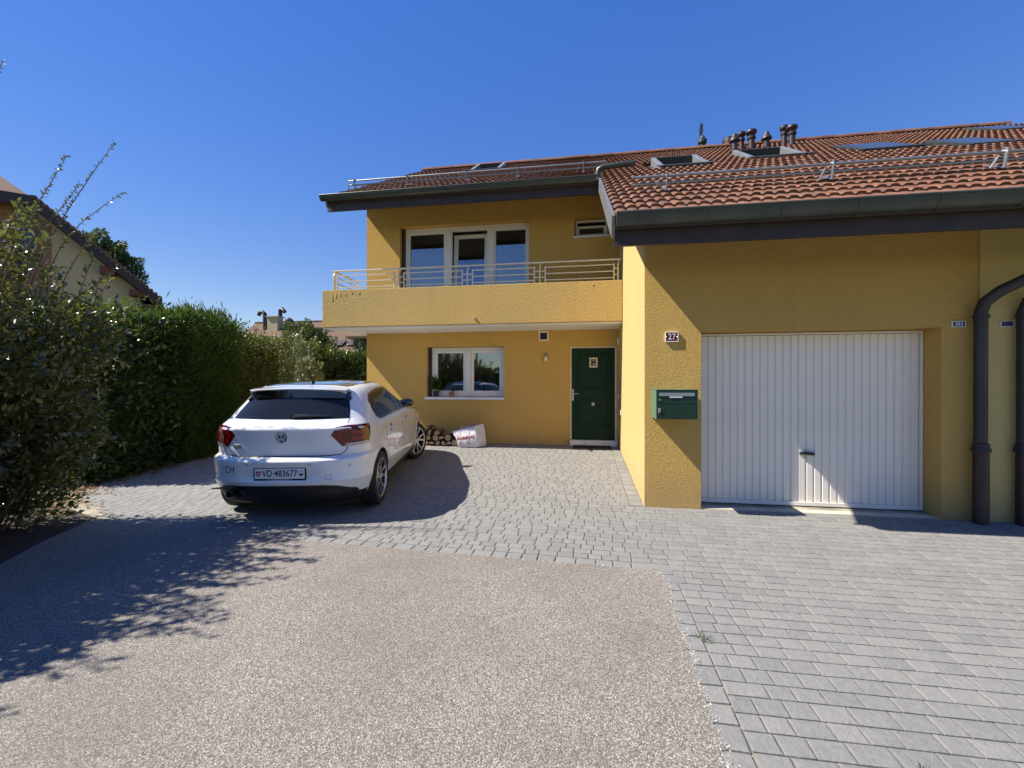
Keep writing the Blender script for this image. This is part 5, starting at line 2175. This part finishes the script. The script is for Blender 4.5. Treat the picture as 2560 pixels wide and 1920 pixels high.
m.lathe([(rr_, V0 - .05), (0, V0 - .05)], 32, (cx, 0, cz), 'Y', cap=False)
m.v = [(cx + (v[0] - cx) * .66, v[1], v[2]) for v in m.v]
m.build('pane', 'round_glass', win, local=True)
m = MB()
m.box(cx - rr_ * .66, cx + rr_ * .66, V0 - .075, V0 - .052, cz - .03, cz + .04)
m.build('glazing_bar', 'cream_metal', win, local=True)


def far_house(name, label, x0, x1, y0, y1, ze, zr, wall='stucco_beige', ov=.6, axis='x'):
    t = thing(name, label, 'house', ((x0 + x1) / 2, (y0 + y1) / 2, 0))
    ym = (y0 + y1) / 2
    m = MB()
    m.prism([(x0, y0, -.1), (x0, y1, -.1), (x0, y1, ze - .1), (x0, ym, zr - .3), (x0, y0, ze - .1)], (x1 - x0, 0, 0))
    m.build('wall', wall, t)
    m = MB()
    dz = (zr - ze) / (ym - y0)
    for yy_, s_ in ((y0 - ov, 1), (y1 + ov, -1)):
        m.prism([(x0 - ov, yy_, ze - ov * dz), (x1 + ov, yy_, ze - ov * dz), (x1 + ov, ym, zr), (x0 - ov, ym, zr)], (0, 0, -.22))
    r_ = m.build('roof', 'tile_far', t)
    m = MB()
    nn = int((x1 - x0 + 2 * ov) / .42)
    for i in range(nn):
        x_ = x0 - ov + i * .42
        m.box(x_, x_ + .40, ym - .14, ym + .14, zr - .08, zr + .10 + .02 * (i % 2))
    m.build('ridge', 'tile_far', r_)
    m = MB()
    m.box(x0 - ov - .05, x0 - ov, y0 - ov, y1 + ov, ze - ov * dz - .3, ze - ov * dz - .05)
    m.box(x0 - ov, x1 + ov, y0 - ov - .1, y0 - ov, ze - ov * dz - .28, ze - ov * dz - .04)
    m.build('eaves_gutter', 'brown_metal', r_)
    return t, r_


t, r_ = far_house('brown_roofed_house', 'long brown roofed house with chimney and white roof light beyond the hedge', -38.6, -29.6, 43, 53, 5.2, 8.75)
m = MB()
m.box(-36.2, -34.9, 46.2, 47.2, 7.2, 9.15)
ch = m.build('chimney', 'stucco_beige', t)
m = MB()
m.box(-36.35, -34.75, 46.05, 47.35, 9.15, 9.25)
m.build('chimney_cap', 'concrete', ch)
for i, pth in enumerate(([(-36.9, 46.7, 7.8), (-36.9, 46.7, 9.6), (-37.2, 46.7, 9.85), (-37.6, 46.7, 9.75), (-37.7, 46.7, 9.4)], [(-34.9, 46.7, 9.2), (-34.9, 46.7, 10.0), (-34.7, 46.7, 10.15), (-34.3, 46.7, 9.75)])):
    m = MB()
    m.tube(pth, .23, 10)
    m.build('chimney_cowl', 'brown_metal', ch, smooth=50)
m = MB()
m.lathe([(.2, 0), (.5, .1), (.45, .5), (.1, .75)], 10, (-33.6, 46.5, 8.3))
m.build('roof_vent', 'brown_metal', t)
m = MB()
a = Vector((-33.4, 44.6, 6.22))
m.obox(a, (1.9, 0, 0), (0, 1.15, .83), (0, -.06, .10))
m.build('roof_light', 'white_paint', t)
t, r_ = far_house('lower_roofed_house', 'lower brown roof with two small roof windows close to the yellow house corner', -27.6, -14, 42, 50, 4.6, 7.35)
for x_ in (-25.6, -24.4):
    m = MB()
    m.obox((x_, 42.9, 5.36), (.75, 0, 0), (0, .9, .62), (0, -.06, .09))
    o = m.build('roof_window', 'brown_metal', t)
    m = MB()
    m.obox((x_ + .07, 42.92, 5.48), (.61, 0, 0), (0, .78, .535), (0, -.01, .015))
    m.build('pane', 'zinc_light', o)
m = MB()
m.box(-23.2, -16, 40.6, 42.6, 5.9, 6.1)
m.build('dormer_roof', 'tile_far', r_)
m = MB()
m.box(-22.8, -16.5, 41.4, 43.5, 4.9, 5.9)
m.build('dormer_wall', 'interior_dark', r_)


# what stands behind the photographer and shows in the window panes
hedge('street_hedge', 'hedge across the lane behind the viewer', (-16, 12, -14.5, -13.3, -.1, 2.4), 9000, .16, 'leaf_laurel', .5, faces=('+y', '+z'), shoots=0)


# ------------------------------------------------------------------ things along the wall
def log(x, z, r, kind, label, y0=8.56, y1=8.93, roll=0.0):
    q = random.Random(int(x * 1000) + int(z * 777))
    n = 9
    if kind == 'round':
        pr_ = [(math.cos(2 * math.pi * i / n) * r * q.uniform(.9, 1.05), math.sin(2 * math.pi * i / n) * r * q.uniform(.9, 1.05)) for i in range(n)]
    elif kind == 'half':
        pr_ = [(math.cos(math.pi * i / 7) * r, math.sin(math.pi * i / 7) * r * q.uniform(.85, 1) - r * .4) for i in range(8)]
    else:
        pr_ = [(-r * .95, -r * .55), (r * .1, -r * .75), (r * .95, -r * .35), (r * .75, r * .35), (r * .2, r * .75), (-r * .5, r * .5)]
    cr, sr = math.cos(roll), math.sin(roll)
    pr_ = [(a * cr - b * sr, a * sr + b * cr) for a, b in pr_]
    t = thing('firewood_log', label, 'firewood log', (x, (y0 + y1) / 2, z), group='split logs stacked against the wall')
    m = MB()
    m.prism([(x + a, y0 + q.uniform(-.004, .004), z + b) for a, b in pr_][::-1], (0, y1 - y0, 0))
    m.build('bark', 'bark', t)
    m = MB()
    m.prism([(x + a * .97, y0 - .006, z + b * .97) for a, b in pr_][::-1], (0, .003, 0))
    m.build('cut_face', 'wood_cut', t)
G0 = gz(8.7)
LOGS = [(-3.14, .055, .060, 'wedge', 'split log in the bottom row of the stack, nearest the front tyre', .3),
        (-3.01, .052, .058, 'half', 'pale split log second from the tyre in the bottom row of the stack', 0),
        (-2.885, .050, .058, 'wedge', 'grey split log third in the bottom row of the firewood stack', 1.2),
        (-2.765, .048, .055, 'wedge', 'small triangular split log in the bottom row, mid stack', 2.0),
        (-2.645, .056, .060, 'half', 'square-ended split log in the bottom row left of the thick one', .1),
        (-3.19, .165, .050, 'round', 'narrow log in the second row hard against the tyre', 0),
        (-3.085, .160, .062, 'wedge', 'pale wedge-shaped log lying in the second row near the tyre', -.5),
        (-2.93, .155, .062, 'round', 'round brownish log in the second row of the stack', 0),
        (-2.80, .160, .060, 'half', 'half-round log in the second row of the stack', .2),
        (-2.665, .162, .066, 'round', 'larger round log at the right of the second row', 0),
        (-3.17, .275, .058, 'wedge', 'split log in the third row, above the narrow one by the tyre', .9),
        (-3.055, .268, .062, 'half', 'pale upright half log in the third row of the stack', 1.3),
        (-2.90, .262, .064, 'wedge', 'flat split log at the right end of the third row', .0),
        (-3.13, .350, .062, 'half', 'topmost curved log on the firewood stack', .35)]
for x, z, r, kd, lb, rl in LOGS:
    log(x, z + G0, r, kd, lb, roll=rl)
t = thing('firewood_log', 'thick brown log lying next to the white bag', 'firewood log', (-2.50, 8.7, G0), group='split logs stacked against the wall')
m = MB()
m.prism([(-2.59, 8.58, G0 + .003), (-2.45, 8.56, G0 + .003), (-2.44, 8.56, G0 + .09), (-2.50, 8.57, G0 + .125), (-2.585, 8.58, G0 + .12)], (.10, .30, 0))
m.build('bark', 'bark', t)
m = MB()
m.prism([(-2.585, 8.574, G0 + .006), (-2.455, 8.555, G0 + .006), (-2.445, 8.555, G0 + .088), (-2.50, 8.565, G0 + .121), (-2.58, 8.575, G0 + .116)], (0, -.003, 0))
m.build('cut_face', 'wood_cut', t)
t = thing('firewood_log', 'long dark log with bark lying across the stack behind the bag', 'firewood log', (-2.55, 8.8, G0 + .17), group='split logs stacked against the wall')
m = MB()
m.tube([(-2.62, 8.72, G0 + .17), (-2.36, 8.80, G0 + .195)], .048, 9)
m.build('bark', 'bark', t)

# shopping bag
BG = thing('shopping_bag', 'large white woven plastic shopping bag with red lettering slumped against the wall', 'bag', (-2.2, 8.65, G0))
bm = bmesh.new()
# base quad -> rim, corners: front-left, front-right, back-right, back-left
lv = []
for k2, (zz, fl_, fr_, br_, bl_) in enumerate([
        (.003, (-2.42, 8.46), (-2.045, 8.44), (-1.90, 8.66), (-2.38, 8.74)),
        (.11, (-2.45, 8.44), (-2.04, 8.43), (-1.905, 8.66), (-2.41, 8.75)),
        (.22, (-2.475, 8.45), (-2.055, 8.43), (-1.92, 8.66), (-2.43, 8.76)),
        (.31, (-2.53, 8.47), (-2.08, 8.46), (-1.94, 8.68), (-2.45, 8.77)),
        (.40, (-2.55, 8.48), (-2.09, 8.48), (-1.96, 8.70), (-2.46, 8.78))]):
    rg_ = []
    cs = [fl_, fr_, br_, bl_]
    for i in range(4):
        a, b = cs[i], cs[(i + 1) % 4]
        nn = 6 if i % 2 == 0 else 4
        for j in range(nn):
            t_ = j / nn
            bulge = (.018 * math.sin(math.pi * t_) * (1 if i in (0, 2) else .4)) * (1 if k2 < 4 else .2) * (1 if k2 else .1)
            nrm = Vector((b[1] - a[1], -(b[0] - a[0]), 0)).normalized()
            x_ = a[0] + (b[0] - a[0]) * t_ + nrm.x * bulge
            y_ = a[1] + (b[1] - a[1]) * t_ + nrm.y * bulge
            rise = (x_ + 2.55) * .24 * (zz / .40)
            w_ = rnd.uniform(-.008, .008) if k2 else 0
            rg_.append(bm.verts.new((x_ + w_, y_ + w_, G0 + zz * .76 + rise + (w_ * .6 if k2 else 0))))
    lv.append(rg_)
for a, b in zip(lv[:-1], lv[1:]):
    for i in range(len(a)):
        j = (i + 1) % len(a)
        bm.faces.new((a[i], a[j], b[j], b[i]))
bm.faces.new(lv[0][::-1])
bmesh.ops.subdivide_edges(bm, edges=bm.edges[:], cuts=1, use_grid_fill=True, smooth=.4)
me = bpy.data.meshes.new('bag_body')
bm.to_mesh(me)
BVb = BVHTree.FromBMesh(bm)
bm.free()
me.materials.append(M['bag'])
me.shade_smooth()
me.set_sharp_from_angle(angle=R(40))
body = link('bag_body', me, BG)


def bagp(x, z, off=.004):
    h = BVb.ray_cast(Vector((x, 7.5, z)), Vector((0, 1, 0)))[0]
    return Vector((x, (h.y if h else 8.46) - off, z))
for x_, nm in ((-2.38, 'strap'), (-2.20, 'strap')):
    m = MB()
    zt_ = G0 + .30 + (x_ + 2.55) * .24 + .0
    zs = [G0 + .02 + (zt_ - G0 - .02) * i / 12 for i in range(13)]
    for i, z in enumerate(zs):
        for dx in (-.011, .011):
            m.v.append(tuple(bagp(x_ + dx, z, .004)))
    for i in range(12):
        m.f.append((2 * i, 2 * i + 1, 2 * i + 3, 2 * i + 2))
    m.build(nm, 'bag_strap', BG)
m = MB()
m.tube([(-2.38, 8.47, G0 + .345), (-2.36, 8.50, G0 + .385), (-2.28, 8.52, G0 + .40), (-2.21, 8.50, G0 + .39), (-2.20, 8.47, G0 + .385)], .010, 6)
m.tube([(-2.30, 8.74, G0 + .39), (-2.20, 8.70, G0 + .43), (-2.10, 8.66, G0 + .455), (-2.04, 8.64, G0 + .43)], .010, 6)
m.build('handle', 'bag_strap', BG, smooth=50)
me = text_mesh('MediaMarkt', .085, .0008, .2, .95, .002)
me.transform(Matrix.Rotation(R(-9), 4, 'Y'))
for v in me.vertices:
    p = bagp(-2.27 + v.co.x * .92, G0 + .185 + v.co.z, .004)
    v.co = p
me.materials.clear()
me.materials.append(M['bag_red'])
link('lettering', me, BG)

# pots on the sill
def pot_plant(name, label, x, y, z, rb, rt, h, mat, n, ph, pw, leaf, size, width):
    t = thing(name, label, 'potted plant', (x, y, z))
    m = MB()
    m.lathe([(rb, 0), (rt, h - .012), (rt + .006, h - .012), (rt + .006, h), (rt - .006, h), (rt - .008, h - .02), (0, h - .02)], 18, (x, y, z + .001))
    m.build('pot', mat, t, smooth=40)
    P, D_ = [], []
    m = MB()
    for i in range(max(4, n // 14)):
        a = rnd.uniform(0, 6.3)
        rr2 = rnd.uniform(.2, 1) * pw
        hh = ph * rnd.uniform(.45, 1.0)
        tp = Vector((x + math.cos(a) * rr2, y - abs(math.sin(a)) * rr2 * .6, z + h + hh))
        m.tube([(x, y, z + h - .02), (x + math.cos(a) * rr2 * .5, y, z + h + hh * .6), tp], .003, 5)
        for q in range(14):
            f = rnd.uniform(.25, 1.05)
            P.append((x + (tp.x - x) * f + rnd.gauss(0, .012), y + (tp.y - y) * f + rnd.gauss(0, .012), z + h + hh * f))
            D_.append((math.cos(a) + rnd.gauss(0, .8), rnd.gauss(-.3, .8), rnd.gauss(.1, .5)))
    m.build('stalk', 'leaf_thuja', t)
    link('foliage', leaves('foliage', np.array(P), np.array(D_), M[leaf], size, width, rg), t)
    return t
pot_plant('potted_basil', 'tall bushy green herb in a black pot at the window sill end', -3.075, YW + .04, 1.156, .045, .062, .125, 'black_plastic', 260, .33, .11, 'leaf_thuja', .065, .8)
pot_plant('potted_chives', 'small wispy herb in a terracotta pot on the window sill', -2.745, YW + .05, 1.156, .035, .050, .10, 'terracotta', 60, .09, .07, 'leaf_thuja', .09, .06)
